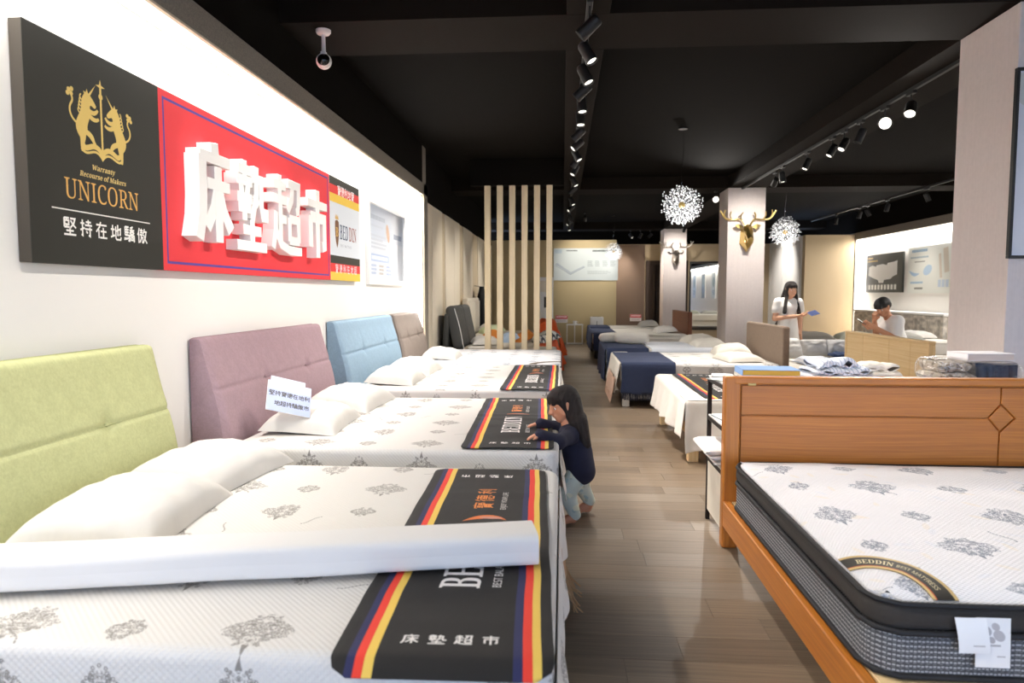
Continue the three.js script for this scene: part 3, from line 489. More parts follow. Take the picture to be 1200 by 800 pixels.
upholsteredBed('taupe upholstered bed, last of the row by the lit wall', 8.46, 9.96, '#93857b', 0.88, [-0.3, 0.3]);
const mat1 = knitMattress('white mattress with grey lace medallions on the lime green bed', 1.565, 3.40, knitA, 1);
knitMattress('white mattress with grey lace medallions on the mauve bed', 3.755, 5.70, knitA, 2);
knitMattress('white mattress with grey lace medallions on the light blue bed', 6.17, 8.38, knitA, 3);
{ // the farthest of the row: a thick mattress with dark piping
  const t = knitMattress('thick white mattress with dark piping on the taupe bed', 8.47, 10.75, knitB, 4, { skirt: false });
  part('dark_piping', ringPiping(1.93, 2.285, 0.09, 0.235, 0.012), std({ color: '#26262c' }), t);
  part('corner_emblem', sheet((u, v) => { const a = PI / 2 + u * PI / 2, r = 0.3 + v * 0.09; return V(0.96 + cos(a) * r, 0.2745, 1.12 - sin(a) * r); }, 20, 2, 0.002), std({ color: '#6b5a4a' }), t);
}
// printed runner mats on the foot ends
const matTex = canvasTex(600, 2048, (c, W, Hh) => {
  const m = W / 0.54; c.fillStyle = '#191614'; c.fillRect(0, 0, W, Hh);
  for (const [a, b, col] of [[0.039, 0.06, '#23264f'], [0.06, 0.083, '#e23b2a'], [0.083, 0.107, '#eac45a'], [0.44, 0.463, '#23264f'], [0.463, 0.487, '#e23b2a'], [0.487, 0.509, '#eac45a']]) { c.fillStyle = col; c.fillRect(a * m, 0, (b - a) * m, Hh); }
  const row = () => ['chuang', 'dian', 'chao', 'shi'].forEach((g, i) => glyph(c, g, (0.155 + i * 0.068) * m, Hh - 0.155 * m, 0.047 * m, 12, '#e9e4e0'));
  row(); c.save(); c.translate(W, Hh); c.rotate(PI); row(); c.restore();
  c.save(); c.translate(0.345 * m, Hh - 0.43 * m); c.rotate(-PI / 2); c.fillStyle = '#efe9e6'; c.font = 'bold 150px serif'; c.save(); c.scale(0.98, 1.25); c.fillText('BEDDIN', 0, -14); c.restore();
  c.font = '40px sans-serif'; c.fillText('BEST BALANCE', 10, 52); c.fillStyle = '#d9743a'; c.beginPath(); c.moveTo(690, -150); c.bezierCurveTo(740, -60, 730, 20, 700, 40); c.bezierCurveTo(790, 10, 800, -90, 690, -150); c.fill(); c.fillStyle = '#c98f80'; c.beginPath(); c.ellipse(735, -30, 14, 50, 0.1, 0, 7); c.fill();
  ['bao', 'de', 'li'].forEach((g, i) => glyph(c, g, 860 + i * 112, -120, 92, 9, '#e0853f')); c.fillStyle = '#e4ddd8'; c.font = '34px sans-serif'; c.fillText('ENJOY YOUR LIFE', 850, 30); c.restore();
}, { clampEdge: true });
const matMat = std({ map: matTex, roughness: 0.85, bumpMap: clothBump, bumpScale: 0.003 });
function matGeo(w, L, seed, amp, droop) {
  const r = 0.045;
  return sheet((u, v) => {
    const z = (v - 0.5) * L, e = min(v, 1 - v) * L, hw = w / 2 - (e < r ? r - sqrt(max(0, r * r - (r - e) ** 2)) : 0), x = (u - 0.5) * 2 * hw;
        return V(x + 0.004 * noise(z * 5, seed) , amp * (0.5 + 0.5 * noise(x * 3 + seed, z * 3.5, seed)) + amp * 0.9 * max(0, noise(z * 8, seed * 3)) * smooth(0.2, 0.5, abs(noise(seed, z * 2))) - droop * max(0, z - L / 2 + 0.045) / 0.045, z);
  }, 26, 90, 0.005, (u, v) => { const e = min(v, 1 - v) * L, hw = w / 2 - (e < r ? r - sqrt(max(0, r * r - (r - e) ** 2)) : 0); return [0.5 + (u - 0.5) * 2 * hw / w, 1 - v]; });
}
const MATL = { 1: 'black runner mat with flag stripes on the lime green bed, crossed by a foam roll', 2: 'black runner mat with flag stripes on the mauve bed, under the hands of the girl', 3: 'black runner mat with flag stripes on the light blue bed' };
single('runner_mat', matGeo(0.54, 1.80, 1, 0.007, 0.03), matMat, MATL[1], 'mat', [-0.315, 0.577, -2.42], 0.036);
single('runner_mat', matGeo(0.53, 1.84, 5, 0.012, 0), matMat, MATL[2], 'mat', [-0.333, 0.577, -4.70], 0.03);
single('runner_mat', matGeo(0.53, 2.16, 9, 0.008, 0), matMat, MATL[3], 'mat', [-0.303, 0.577, -7.24], 0.0);
// pillows
const pg = pillowGeo(0.48, 0.72, 0.14, 3, 34), pg2 = pillowGeo(0.5, 0.74, 0.15, 8, 34);
const P = (g, label, p, turn, tilt = 0, m = M.pillow) => { const o = single('pillow', g, m, label, 'pillow', p, turn); o.rotation.order = 'YXZ'; o.rotation.z = tilt; return o; };
P(pg2, 'white pillow nearest the camera on the lime green bed', [-1.65, 0.572, -2.46], 0.1, -0.06);
P(pg, 'white pillow beside the nearest one, at the far side of the lime green bed', [-1.68, 0.578, -3.12], -0.1, -0.08);
P(pg, 'white pillow in front of the card on the mauve bed', [-1.66, 0.575, -4.42], 0.06, -0.07);
P(pg2, 'white pillow behind the card at the far side of the mauve bed', [-1.66, 0.575, -5.26], -0.04, -0.07);
P(pg, 'white pillow at the near side of the light blue bed', [-1.66, 0.575, -6.72], 0.02, -0.07);
P(pg2, 'white pillow at the far side of the light blue bed', [-1.66, 0.575, -7.62], -0.03, -0.07);
P(pg, 'white pillow against the headboard of the taupe bed', [-1.64, 0.575, -9.25], 0.03, -0.07);
// foam roll lying across the nearest mattress
{
  const t = single('foam_roll', (() => { const L = 1.66, g = []; g.push(sheet((u, v) => { const a = v * 2 * PI, k = (x) => Math.sign(x) * Math.pow(abs(x), 0.38), x = (u - 0.5) * L, sag = 0.005 * noise(x * 2.2, 3); return V(x, 0.05 + 0.05 * k(sin(a)) + sag, 0.085 * k(cos(a)) + 0.006 * noise(x * 3, sin(a))); }, 60, 40, 0.002)); for (const s of [-1, 1]) { const sh = new THREE.Shape(); for (let i = 0; i < 40; i++) { const a = (i / 40) * 2 * PI, k = (x) => Math.sign(x) * Math.pow(abs(x), 0.38); sh.lineTo(0.085 * k(cos(a)), 0.05 + 0.05 * k(sin(a))); } const e = new THREE.ShapeGeometry(sh, 8); e.rotateY(s * PI / 2); e.translate(s * L / 2, 0, 0); g.push(e); } return merge(g); })(), std({ color: '#dedbd8', roughness: 0.95 }), 'long white foam roll lying across the lime green bed and its mat', 'foam roll', [-0.9, 0.588, -2.02], 0.2);
}
// price card leaning on the pillow of the mauve bed
{
  const t = thing('price_card', 'pale blue card with two lines of dark characters propped on the mauve bed', 'card', [-1.68, 0.715, -4.05], 0.85); t.rotation.order = 'YXZ'; t.rotation.x = -0.6; t.rotation.z = -0.36; t.scale.setScalar(0.82);
  const face = canvasTex(512, 400, (c, w, h) => { c.fillStyle = '#a3afd9'; c.fillRect(0, 0, w, h); c.fillStyle = '#bcc6e4'; c.fillRect(0, 0, w, 110); ['jian', 'chi', 'bao', 'de', 'zai', 'di', 'li'].forEach((g, i) => glyph(c, g, 18 + i * 69, 130, 66, 16, '#20222f')); ['di', 'chao', 'chi', 'jiao', 'ao', 'shi'].forEach((g, i) => glyph(c, g, 86 + i * 69, 258, 66, 16, '#20222f')); }, { clampEdge: true });
  part('card_back', bx(-0.17, 0.17, 0, 0.26, -0.008, -0.001, 0.002), M.white, t); part('printed_face', faceBox(-0.168, 0.168, 0.002, 0.258, -0.001, 0.001), std({ map: face, roughness: 0.4 }), t); part('top_tab', bx(-0.15, 0.12, 0.26, 0.3, -0.006, -0.001, 0.002), std({ color: '#d6ddf0' }), t);
}
// tan blanket hanging below the nearest mattress, with tassels
{
  const t = thing('fringed_blanket', 'tan blanket edge with tassels hanging low at the foot of the lime green bed', 'blanket', [0, 0, 0]);
  part('cloth', sheet((u, v) => V(0.002 + 0.012 * noise(u * 6, v) + 0.02 * v, 0.33 - v * 0.2, -2.7 - u * 0.6), 40, 6, 0.004), std({ color: '#b08a66', roughness: 0.95 }), t);
  const tas = std({ color: '#b58d62', roughness: 0.95 }), r = rng(4);
  for (let i = 0; i < 4; i++) { const z = -2.98 - i * 0.085, g = []; for (let k = 0; k < 5; k++) g.push(tube([[0.025, 0.132, z], [0.035 + 0.02 * r(), 0.08, z + 0.02 * (r() - 0.5)], [0.05 + 0.05 * r(), 0.02 + 0.02 * r(), z + 0.05 * (r() - 0.5)]], 0.0035, 6, 5)); part('tassel', g, tas, t); }
}
// ---------------------------------------------------------------- the wooden bed on the right
{
  const t = thing('wooden_bed', 'honey brown wooden bed with a tall panelled headboard in the right foreground', 'bed', [1.92, 0, -3.9]);
  const x0 = -1.005, x1 = 1.03;
  for (const [a, b] of [[x0, x0 + 0.09], [x1 - 0.09, x1]]) part('post', bx(a, b, 0, 0.985, -0.06, 0.012, 0.012, 'y'), M.oak, t);
  // headboard boards with recessed joints; a long hexagon set into the middle of the right part
  const hb = part('headboard', bx(x0 + 0.085, x1 - 0.085, 0.3, 0.97, -0.055, -0.02, 0.004), M.oak, t);
  const plate = (pts, y0) => { const s = new THREE.Shape(pts.map(([a, b]) => new THREE.Vector2(a, b))); const g = new THREE.ExtrudeGeometry(s, { depth: 0.01, bevelEnabled: true, bevelSize: 0.004, bevelThickness: 0.004, bevelSegments: 2 }); g.translate(0, 0, -0.02); return tri(g); };
  const L = x0 + 0.1, R = x1 - 0.1, hx = 0.5, e = 0.007, hw = 0.075, hh = 0.075, ym = 0.765;
  part('board', plate([[L, ym + e], [hx - hw - e, ym + e], [hx - 0.02, ym + hh + e], [hx - 0.02, 0.93], [L, 0.93]]), M.oak, hb); part('board', plate([[L, 0.33], [hx - 0.02, 0.33], [hx - 0.02, ym - hh - e], [hx - hw - e, ym - e], [L, ym - e]]), M.oak, hb);
  part('board', plate([[hx - 0.006, 0.33], [R, 0.33], [R, 0.93], [hx - 0.006, 0.93], [hx - 0.006, ym + hh + e], [hx + hw, ym], [hx - 0.006, ym - hh - e]].map((p) => p)), M.oak, hb);
  part('board', plate([[hx - hw + 0.008, ym], [hx - 0.012, ym + hh - 0.01], [hx + hw - 0.022, ym], [hx - 0.012, ym - hh + 0.01]]), M.oak, hb);
  part('top_rail', bx(x0 + 0.05, x1 - 0.05, 0.94, 0.985, -0.062, 0.014, 0.012), M.oak, t);
  part('badge', bx(x0 + 0.125, x0 + 0.17, 0.936, 0.95, 0.012, 0.018, 0.003), metal('#c9a86a', 0.3), t, 'small brass maker badge');
  for (const [a, b] of [[x0, x0 + 0.045], [x1 - 0.045, x1]]) part('side_rail', bx(a, b, 0.13, 0.275, 0.012, 1.93, 0.008, 'z'), M.oak, t);
  part('foot_rail', bx(x0 + 0.0, x1, 0.13, 0.275, 1.93, 1.975, 0.008), M.oak, t);
  part('slatted_deck', bx(x0 + 0.05, x1 - 0.05, 0.235, 0.275, 0.02, 1.93, 0.004), M.pale, t);
  for (const x of [x0 + 0.03, x1 - 0.1]) part('leg', bx(x, x + 0.07, 0, 0.13, 1.88, 1.95, 0.006, 'y'), M.oak, t);
}
{
  const W = 1.84, D = 1.73, t = thing('pillow_top_mattress', 'thick white mattress with grey knit side and dark border on the wooden bed', 'mattress', [0.95 + W / 2, 0.277, -2.085 - D / 2]);
  const stripe = canvasTex(512, 256, (c, w, h) => { c.fillStyle = '#505256'; c.fillRect(0, 0, w, h); for (let y = 0; y < h; y += 16) { c.fillStyle = '#b8b9bb'; for (let x = 0; x < w; x += 12) c.fillRect(x, y + ((x / 12) % 2), 9, 6); c.fillStyle = '#797a7d'; for (let x = 0; x < w; x += 20) c.fillRect(x + 3, y + 9, 10, 3); } }, { tile: [0.5, 0.25] });
  const dark = fabric('#3c3733'), cord = std({ color: '#17171a', roughness: 0.7 });
  part('side_panel', slab(W, 0.145, D, 0.1, 0.012), std({ map: stripe, roughness: 0.9, bumpMap: weaveBump, bumpScale: 0.003 }), t);
  const border = slab(W + 0.006, 0.085, D + 0.006, 0.1, 0.03); border.translate(0, 0.15, 0); part('border', border, dark, t);
  const top = part('quilted_top', sheet((u, v) => { const q = (s) => 0.5 + Math.sign(s - 0.5) * 0.5 * (1 - Math.pow(1 - abs(s - 0.5) * 2, 1.25)); const a = (q(u) - 0.5) * (W - 0.03), b = (q(v) - 0.5) * (D - 0.03), R = 0.1, ex = W / 2 - 0.015 - R, ez = D / 2 - 0.015 - R; let x = a, z = b; const ox = max(0, abs(a) - ex), oz = max(0, abs(b) - ez), l = Math.hypot(ox, oz); if (ox && oz && l > R * max(ox, oz) / max(ox, oz)) { const k = max(ox, oz) / l; x = Math.sign(a) * (ex + ox * k); z = Math.sign(b) * (ez + oz * k); }
    const e = min(W / 2 - abs(x), D / 2 - abs(z)); return V(x, 0.232 + 0.045 * (1 - Math.exp(-e / 0.09)) + 0.0045 * noise(x * 5, z * 5) * smooth(0, 0.1, e) + 0.006 * noise(x * 2.2, z * 2.2, 4), z); }, 80, 80, 0.02, (u, v) => [(u - 0.5) * W, (v - 0.5) * D]), knitB, t);
  for (const y of [0.012, 0.148, 0.236]) part('piping', ringPiping(W + 0.004, D + 0.004, 0.1, y, y > 0.2 ? 0.009 : 0.011), cord, t);
  // curved label sewn over the foot corner
  const lab = canvasTex(512, 96, (c, w, h) => { c.fillStyle = '#2b2822'; c.fillRect(0, 0, w, h); c.fillStyle = '#c8ac74'; c.fillRect(0, 0, w, 14); c.fillRect(0, h - 12, w, 12); c.fillStyle = '#b5502f'; c.fillRect(0, h - 16, w, 5); c.font = 'bold 44px serif'; c.fillStyle = '#d8caa0'; c.fillText('BEDDIN', 60, 64); c.font = '30px sans-serif'; c.fillText('BEST MATTRESS', 250, 60); }, { clampEdge: true });
  part('corner_emblem', sheet((u, v) => { const a = PI / 2 * (1 - u), r = lerp(0.27, 0.185, v), x = -W / 2 + 0.015 + cos(a) * r * 0.88, z = D / 2 - 0.015 - sin(a) * r * 1.12, e = min(W / 2 - abs(x), D / 2 - abs(z)); return V(x, 0.2335 + 0.045 * (1 - Math.exp(-max(0, e) / 0.09)) + 0.008, z); }, 28, 4, 0.004, (u, v) => [u, 1 - v]), std({ map: lab, roughness: 0.6 }), t);
  const tagA = canvasTex(128, 160, (c, w, h) => { c.fillStyle = '#f3f1ee'; c.fillRect(0, 0, w, h); smallPrint(c, 60, 120, 50, 12, 1, '#b7b2ae', 3); }, { clampEdge: true }), tagB = canvasTex(192, 224, (c, w, h) => { c.fillStyle = '#efedea'; c.fillRect(0, 0, w, h); c.fillStyle = '#b9b4b3'; for (const [x, y, r] of [[60, 60, 30], [110, 40, 24], [130, 80, 34], [90, 100, 20]]) { c.beginPath(); c.ellipse(x, y, r, r * 0.7, 0.4, 0, 7); c.fill(); } smallPrint(c, 30, 120, 110, 16, 1, '#a7a2a0', 4); smallPrint(c, 120, 170, 50, 12, 1, '#b7b2ae', 5); }, { clampEdge: true });
  part('care_tag', sheet((u, v) => V(-W / 2 + 0.225 + u * 0.09 + 0.012 * v, 0.208 - v * 0.105 , D / 2 + 0.014 + 0.012 * sin(v * 2.2)), 6, 8, 0.001, (u, v) => [u, 1 - v]), std({ map: tagA }), t, 'plain white cloth tag');
  part('care_tag', sheet((u, v) => V(-W / 2 + 0.288 + u * 0.1, 0.208 - v * 0.15, D / 2 + 0.01 + 0.008 * v), 6, 8, 0.001, (u, v) => [u, 1 - v]), std({ map: tagB }), t, 'white cloth tag printed with grey leaves');
}
// open shelf behind the headboard
{
  const t = thing('metal_shelf', 'dark metal shelf with white tops standing behind the wooden headboard', 'shelf', [0, 0, 0]), X0 = 0.93, X1 = 2.86, Z0 = -4.42, Z1 = -3.985;
  for (const x of [X0, X1 - 0.025]) for (const z of [Z0, Z1 - 0.025]) part('post', bx(x, x + 0.025, 0, 0.925, z, z + 0.025, 0.002, 'y'), M.darkMetal, t);
  for (const [y, m] of [[0.925, M.white], [0.68, M.white], [0.42, M.white]]) { const s = part('shelf_board', bx(X0 + 0.004, X1 - 0.004, y - 0.004, y + 0.006, Z0 + 0.004, Z1 - 0.004, 0.002), m, t); part('shelf_frame', [bx(X0 + 0.02, X1 - 0.02, y - 0.03, y - 0.005, Z0 + 0.001, Z0 + 0.02, 0.002), bx(X0 + 0.02, X1 - 0.02, y - 0.03, y - 0.005, Z1 - 0.02, Z1 - 0.001, 0.002), bx(X0 + 0.001, X0 + 0.02, y - 0.03, y - 0.005, Z0 + 0.001, Z1 - 0.001, 0.002), bx(X1 - 0.02, X1 - 0.001, y - 0.03, y - 0.005, Z0 + 0.001, Z1 - 0.001, 0.002)], M.darkMetal, s); }
  part('side_panel', bx(X0 + 0.004, X0 + 0.016, 0.07, 0.385, Z0 + 0.03, Z1 - 0.03, 0.003), M.ivory, t);
}
single('folded_bedding', (() => { const g = []; for (let k = 0; k < 3; k++) g.push(sheet((u, v) => { const a = v * 2 * PI, q = (x) => Math.sign(x) * Math.pow(abs(x), 0.5); return V((u - 0.5) * 0.5 - 0.03 * k + 0.012 * noise(v * 4, k), 0.022 + k * 0.036 + 0.02 * q(sin(a)) * sqrt(max(0, 1 - Math.pow(abs(2 * u - 1), 8))) + 0.01 * noise(u * 5, v * 3, k), 0.19 * q(cos(a)) + 0.02 * noise(u * 3, k)); }, 20, 30, 0.003)); return merge(g); })(), linen('#efeae4'), 'crumpled white bedding on the lowest board of the metal shelf', 'bedding', [1.15, 0.43, -4.2], 0);
{ const mg = (label, x, y, z, ry, w, d, th, cover, pages, name = 'magazine') => { const t = thing(name, label, name, [x, y, z], ry); part('page_block', bx(-w / 2 + 0.004, w / 2 - 0.005, 0.0035, th - 0.0035, -d / 2 + 0.005, d / 2 - 0.005, 0.001), pages, t); part('cover', [bx(-w / 2, w / 2, th - 0.0035, th, -d / 2, d / 2, 0.001), bx(-w / 2, w / 2, 0, 0.0035, -d / 2, d / 2, 0.001), bx(-w / 2, -w / 2 + 0.003, 0, th, -d / 2, d / 2, 0.001)], cover, t); return t; };
  const photo = (a, b, s) => std({ map: canvasTex(128, 128, (c, w, h) => { c.fillStyle = a; c.fillRect(0, 0, w, h); c.fillStyle = b; c.fillRect(10, 20, 60, 70); smallPrint(c, 76, 20, 44, 60, 6, '#6b6b6b', s); }, { tile: [0.3, 0.3] }), roughness: 0.35 });
  const pg = std({ color: '#f0ede6' }), ye = std({ color: '#d8b04c' });
  mg('open brochure with pale pages at the aisle end of the metal shelf top', 1.03, 0.932, -4.13, 0.5, 0.2, 0.28, 0.006, photo('#dfe6df', '#9db3a1', 1), pg, 'brochure'); mg('grey brochure under the pale one near the back edge of the shelf top', 1.0, 0.932, -4.33, -0.2, 0.13, 0.16, 0.012, photo('#d6d3cb', '#7a7f7a', 2), pg, 'brochure');
  mg('pale blue magazine on the middle board of the metal shelf', 1.06, 0.687, -4.2, 0.15, 0.21, 0.29, 0.008, photo('#c9d3da', '#8ba0b0', 3), pg);
  mg('thick yellow edged book, lower of two on the shelf top', 1.225, 0.932, -4.18, -0.12, 0.34, 0.25, 0.036, std({ color: '#d9d2c2' }), std({ color: '#d8c08a' }), 'book'); mg('yellow edged book with a blue cover, upper of two on the shelf top', 1.23, 0.969, -4.19, -0.06, 0.33, 0.245, 0.036, std({ color: '#7ea0cf' }), ye, 'book');
  mg('slim white brochure lying near the plastic packs on the shelf top', 2.05, 0.932, -4.12, 0.25, 0.3, 0.21, 0.012, photo('#eceaf0', '#c9c4d4', 6), pg, 'brochure'); mg('long white folder lying right of the cream blanket on the shelf top', 1.93, 0.932, -4.26, 0.5, 0.34, 0.12, 0.01, photo('#f2f0f2', '#e4e0e6', 7), pg, 'folder');
  mg('thick white boxed book lying on top of the plastic packs', 2.47, 1.062, -4.22, 0.05, 0.27, 0.2, 0.042, std({ color: '#ece8ea' }), std({ color: '#d4c4b8' }), 'book');
}
const stripeCloth = std({ map: canvasTex(128, 128, (c, w, h) => { c.fillStyle = '#eceef2'; c.fillRect(0, 0, w, h); c.fillStyle = '#b9c1d0'; for (let x = 0; x < w; x += 22) c.fillRect(x, 0, 6, h); }, { tile: [0.16, 0.16] }), roughness: 0.9 });
const heapGeo = (w, d, h, seed, layers = 3) => { const g = []; for (let k = 0; k < layers; k++) { const f = 1 - 0.16 * k; g.push(sheet((u, v) => { const a = v * 2 * PI, q = (x) => Math.sign(x) * Math.pow(abs(x), 0.6), x = (u - 0.5) * w * f, hh = h / layers, cap = sqrt(max(0, 1 - Math.pow(abs(2 * u - 1), 8))); return V(x + 0.02 * noise(v * 3, seed + k), hh * (k + 0.5) + 0.5 * hh * q(sin(a)) * (1 + 0.1 * noise(u * 3, k)) * cap + 0.02 * noise(u * 5 + seed, v * 3, k) * (k + 0.3), d / 2 * f * q(cos(a)) * (0.85 + 0.15 * cap) + 0.02 * noise(u * 3 + seed, k)); }, 30, 32, 0.003, (u, v) => [u * w, v * d * 2])); } return merge(g); };
single('folded_blanket', heapGeo(0.4, 0.3, 0.12, 2, 3), stripeCloth, 'crumpled white and blue striped blanket on the shelf top beside the books', 'blanket', [1.62, 0.935, -4.2], 0.1);
single('folded_blanket', heapGeo(0.3, 0.28, 0.085, 7, 2), linen('#efe6d6'), 'folded cream blanket on the shelf top right of the striped blanket', 'blanket', [1.86, 0.95, -4.24], -0.2);
{ // bedding in clear plastic bags
  const film = phys({ color: '#ffffff', transmission: 1, thickness: 0, roughness: 0.06, bumpMap: clothBump, bumpScale: 0.02 });
  const floral = std({ map: canvasTex(256, 256, (c, w, h) => { c.fillStyle = '#b0a596'; c.fillRect(0, 0, w, h); const r = rng(8); for (let i = 0; i < 120; i++) { c.fillStyle = ['#e6dfd4', '#83776b', '#cfc4b5', '#6d655e'][i % 4]; c.beginPath(); c.ellipse(r() * w, r() * h, 6 + r() * 16, 4 + r() * 8, r() * 3, 0, 7); c.fill(); } }, { tile: [0.25, 0.25] }), roughness: 0.9 });
  const A = thing('bagged_bedding', 'beige floral bedding folded in a clear plastic bag on the shelf top', 'bedding', [2.26, 0.932, -4.2]); part('folded_cloth', heapGeo(0.22, 0.26, 0.125, 12, 2), floral, A); part('plastic_bag', sheet((u, v) => { const a = u * 2 * PI, q = (x) => Math.sign(x) * Math.pow(abs(x), 0.35), b = (v - 0.5) * PI; return V(0.122 * q(cos(a)) * Math.pow(cos(b * 0.98), 0.3) + 0.004 * noise(u * 14, v * 9), 0.072 + 0.072 * sin(b) + 0.004 * noise(v * 9, u * 9), 0.142 * q(sin(a)) * Math.pow(cos(b * 0.98), 0.3)); }, 48, 22, 0.0008), film, A);
  const B = thing('bagged_bedding', 'navy blue bedding rolls in a clear plastic bag on the shelf top', 'bedding', [2.505, 0.932, -4.2]); const nav = fabric('#3a4964');
  for (let k = 0; k < 4; k++) part('rolled_cloth', at(lathe([[0.001, 0], [0.026, 0.003], [0.031, 0.012], [0.031, 0.1], [0.026, 0.112], [0.001, 0.115]], 16), -0.093 + k * 0.062, 0.004, 0.08 - (k % 2) * 0.02), nav, B); part('folded_cloth', bx(-0.115, 0.115, 0.003, 0.105, -0.12, 0.02, 0.03), nav, B);
  part('plastic_bag', sheet((u, v) => { const a = u * 2 * PI, q = (x) => Math.sign(x) * Math.pow(abs(x), 0.35), b = (v - 0.5) * PI; return V(0.132 * q(cos(a)) * Math.pow(cos(b * 0.98), 0.3) + 0.004 * noise(u * 14, v * 9), 0.064 + 0.064 * sin(b) + 0.003 * noise(v * 9, u * 9), 0.142 * q(sin(a)) * Math.pow(cos(b * 0.98), 0.3)); }, 48, 22, 0.0008), film, B);
}
{ // picture on the near pillar
  const t = thing('framed_picture', 'large white picture in a thin black frame on the near pillar', 'picture', [3.03, 1.69, -4.949]); const w = 0.62, h = 1.27;
  part('frame', frame(0, w, 0, h, 0.02, 0, 0.035), M.lampBlack, t);
  const face = canvasTex(256, 512, (c, W, Hh) => { c.fillStyle = '#e9e9ee'; c.fillRect(0, 0, W, Hh); c.fillStyle = '#d9d8d2'; c.beginPath(); c.ellipse(60, 60, 90, 50, 0.4, 0, 7); c.fill(); smallPrint(c, 40, 360, 160, 40, 2, '#b9b37a', 4); }, { clampEdge: true }); part('print', faceBox(0.02, w - 0.02, 0.02, h - 0.02, 0.004, 0.016), std({ map: face, roughness: 0.3 }), t);
}
// ---------------------------------------------------------------- right row of beds
// cloth lying on a bed and falling over an edge: the edge is local z = 0, it comes from -top and falls to -drop
function drapeGeo(w, topLen, drop, seed, fold = 0.03, thick = 0.008, wave = 0.02, r = 0.045) {
  const q = r * PI / 2, L = topLen + q + drop;
  return sheet((u, v) => {
    const s = v * L, x = (u - 0.5) * w, f = noise(x * 4.5 + seed, 0.3, seed) + 0.6 * sin(x * 17 + seed) * 0.5;
    if (s < topLen) return V(x, 0.006 * (1 + noise(x * 3 + seed, s * 4)), s - topLen - r + 0.0);
    if (s < topLen + q) { const a = (s - topLen) / r; return V(x, -r + r * cos(a) + 0.006, -r + r * sin(a) + 0.004); }
    const t = (s - topLen - q) / drop; return V(x + 0.02 * t * noise(x * 5, t, seed), -r - (s - topLen - q) * (1 + wave * noise(x * 3, seed) * 3 * t), 0.004 + fold * t * (0.55 + f) * 0.8 + 0.012 * t);
  }, max(20, Math.round(w * 34)), 44, thick, (u, v) => [u * w, v * L]);
}
const drape = (name, label, cat, w, topLen, drop, pos, turn, m, seed, o = {}) => single(name, drapeGeo(w, topLen, drop, seed, o.fold, o.thick, o.wave), m, label, cat, pos, turn);
function fringe(parent, w, y, z, len, seed, m) { const r = rng(seed), g = []; for (let i = 0; i < w * 180; i++) { const x = (i / (w * 180) - 0.5) * w, dx = (r() - 0.5) * 0.02; g.push(rod([x, y, z], [x + dx, y - len * (0.8 + 0.3 * r()), z + (r() - 0.3) * 0.02], 0.004, 0.003, 5)); } const o = part('fringe', g, m, parent); o.userData.kind = 'stuff'; return o; }
function woodBed(label, x0, x1, d0, d1, top, m, { headboard = null, legH = 0.2 } = {}) {
  const t = thing('platform_bed', label, 'bed', [x0, 0, -(d0 + d1) / 2]), w = x1 - x0, d = d1 - d0;
  part('bed_base', bx(0.03, w, legH, top, -d / 2 + 0.03, d / 2 - 0.03, 0.015), m, t);
  for (const x of [0.02, w - 0.12]) for (const s of [-1, 1]) part('leg', bx(x, x + 0.09, 0, legH + 0.002, s * (d / 2 - 0.07) - 0.045, s * (d / 2 - 0.07) + 0.045, 0.006, 'y'), m, t);
  if (headboard) { const h = part('headboard', bx(w, w + 0.09, 0.02, headboard.h, -d / 2 - 0.05, d / 2 + 0.05, headboard.r ?? 0.03), headboard.m, t); if (headboard.seam) part('stitched_panel', bx(w - 0.012, w + 0.002, 0.4, headboard.h - 0.05, -d / 2, d / 2, 0.01), headboard.m, h); }
  return t;
}
const matt = (label, x0, x1, d0, d1, y0, top, m, name = 'mattress') => { const t = thing(name, label, 'mattress', [(x0 + x1) / 2, y0 + 0.002, -(d0 + d1) / 2]); part('cover', slab(x1 - x0, top - y0, d1 - d0, 0.08, 0.035), m, t); part('piping', ringPiping(x1 - x0 + 0.004, d1 - d0 + 0.004, 0.08, top - y0 - 0.035, 0.006), m, t); return t; };
const taupeF = fabric('#94806f'), lace = linen('#efe9df'), blanketPink = linen('#c9a58f');
woodBed('pale wooden bed under a white cover, nearest bed of the right row', 1.07, 2.86, 5.88, 7.68, 0.33, M.pale, {});
matt('white mattress on the pale wooden bed', 1.06, 2.86, 5.86, 7.70, 0.33, 0.54, knitC);
drape('bed_cover', 'white cover falling over the foot of the pale wooden bed', 'bed cover', 1.86, 0.3, 0.27, [1.045, 0.545, -6.78], -PI / 2, lace, 3, { fold: 0.05, wave: 0.05 });
drape('bed_cover', 'white lace cover hanging low on the near side of the pale wooden bed', 'bed cover', 1.8, 0.3, 0.4, [1.95, 0.547, -5.84], 0, lace, 6, { fold: 0.07, wave: 0.06 });
single('runner_mat', matGeo(0.54, 1.80, 13, 0.006, 0), matMat, 'black and grey runner mat with flag stripes on the pale wooden bed', 'mat', [1.49, 0.556, -6.78], 0);
woodBed('low bed with a taupe headboard carrying the nearest navy throw', 0.76, 2.75, 8.78, 10.4, 0.32, knitC, { legH: 0.1, headboard: { h: 1.04, m: taupeF } });
matt('cream mattress under the nearest navy throw', 0.75, 2.735, 8.7, 10.42, 0.32, 0.565, knitA);
drape('bed_cover', 'cream cover with pinkish fringe at the foot of the bed with the nearest navy throw', 'bed cover', 1.6, 0.2, 0.34, [0.735, 0.57, -9.56], -PI / 2, M.cream, 8, { fold: 0.06 });
{ const t = drape('throw_blanket', 'navy throw with dark fringe on the nearest navy covered bed', 'throw', 0.68, 1.5, 0.34, [1.09, 0.578, -8.685], 0, M.navyThrow, 4, { fold: 0.03, thick: 0.012 }); fringe(t, 0.66, -0.375, 0.03, 0.1, 3, std({ color: '#141a2c' })); }
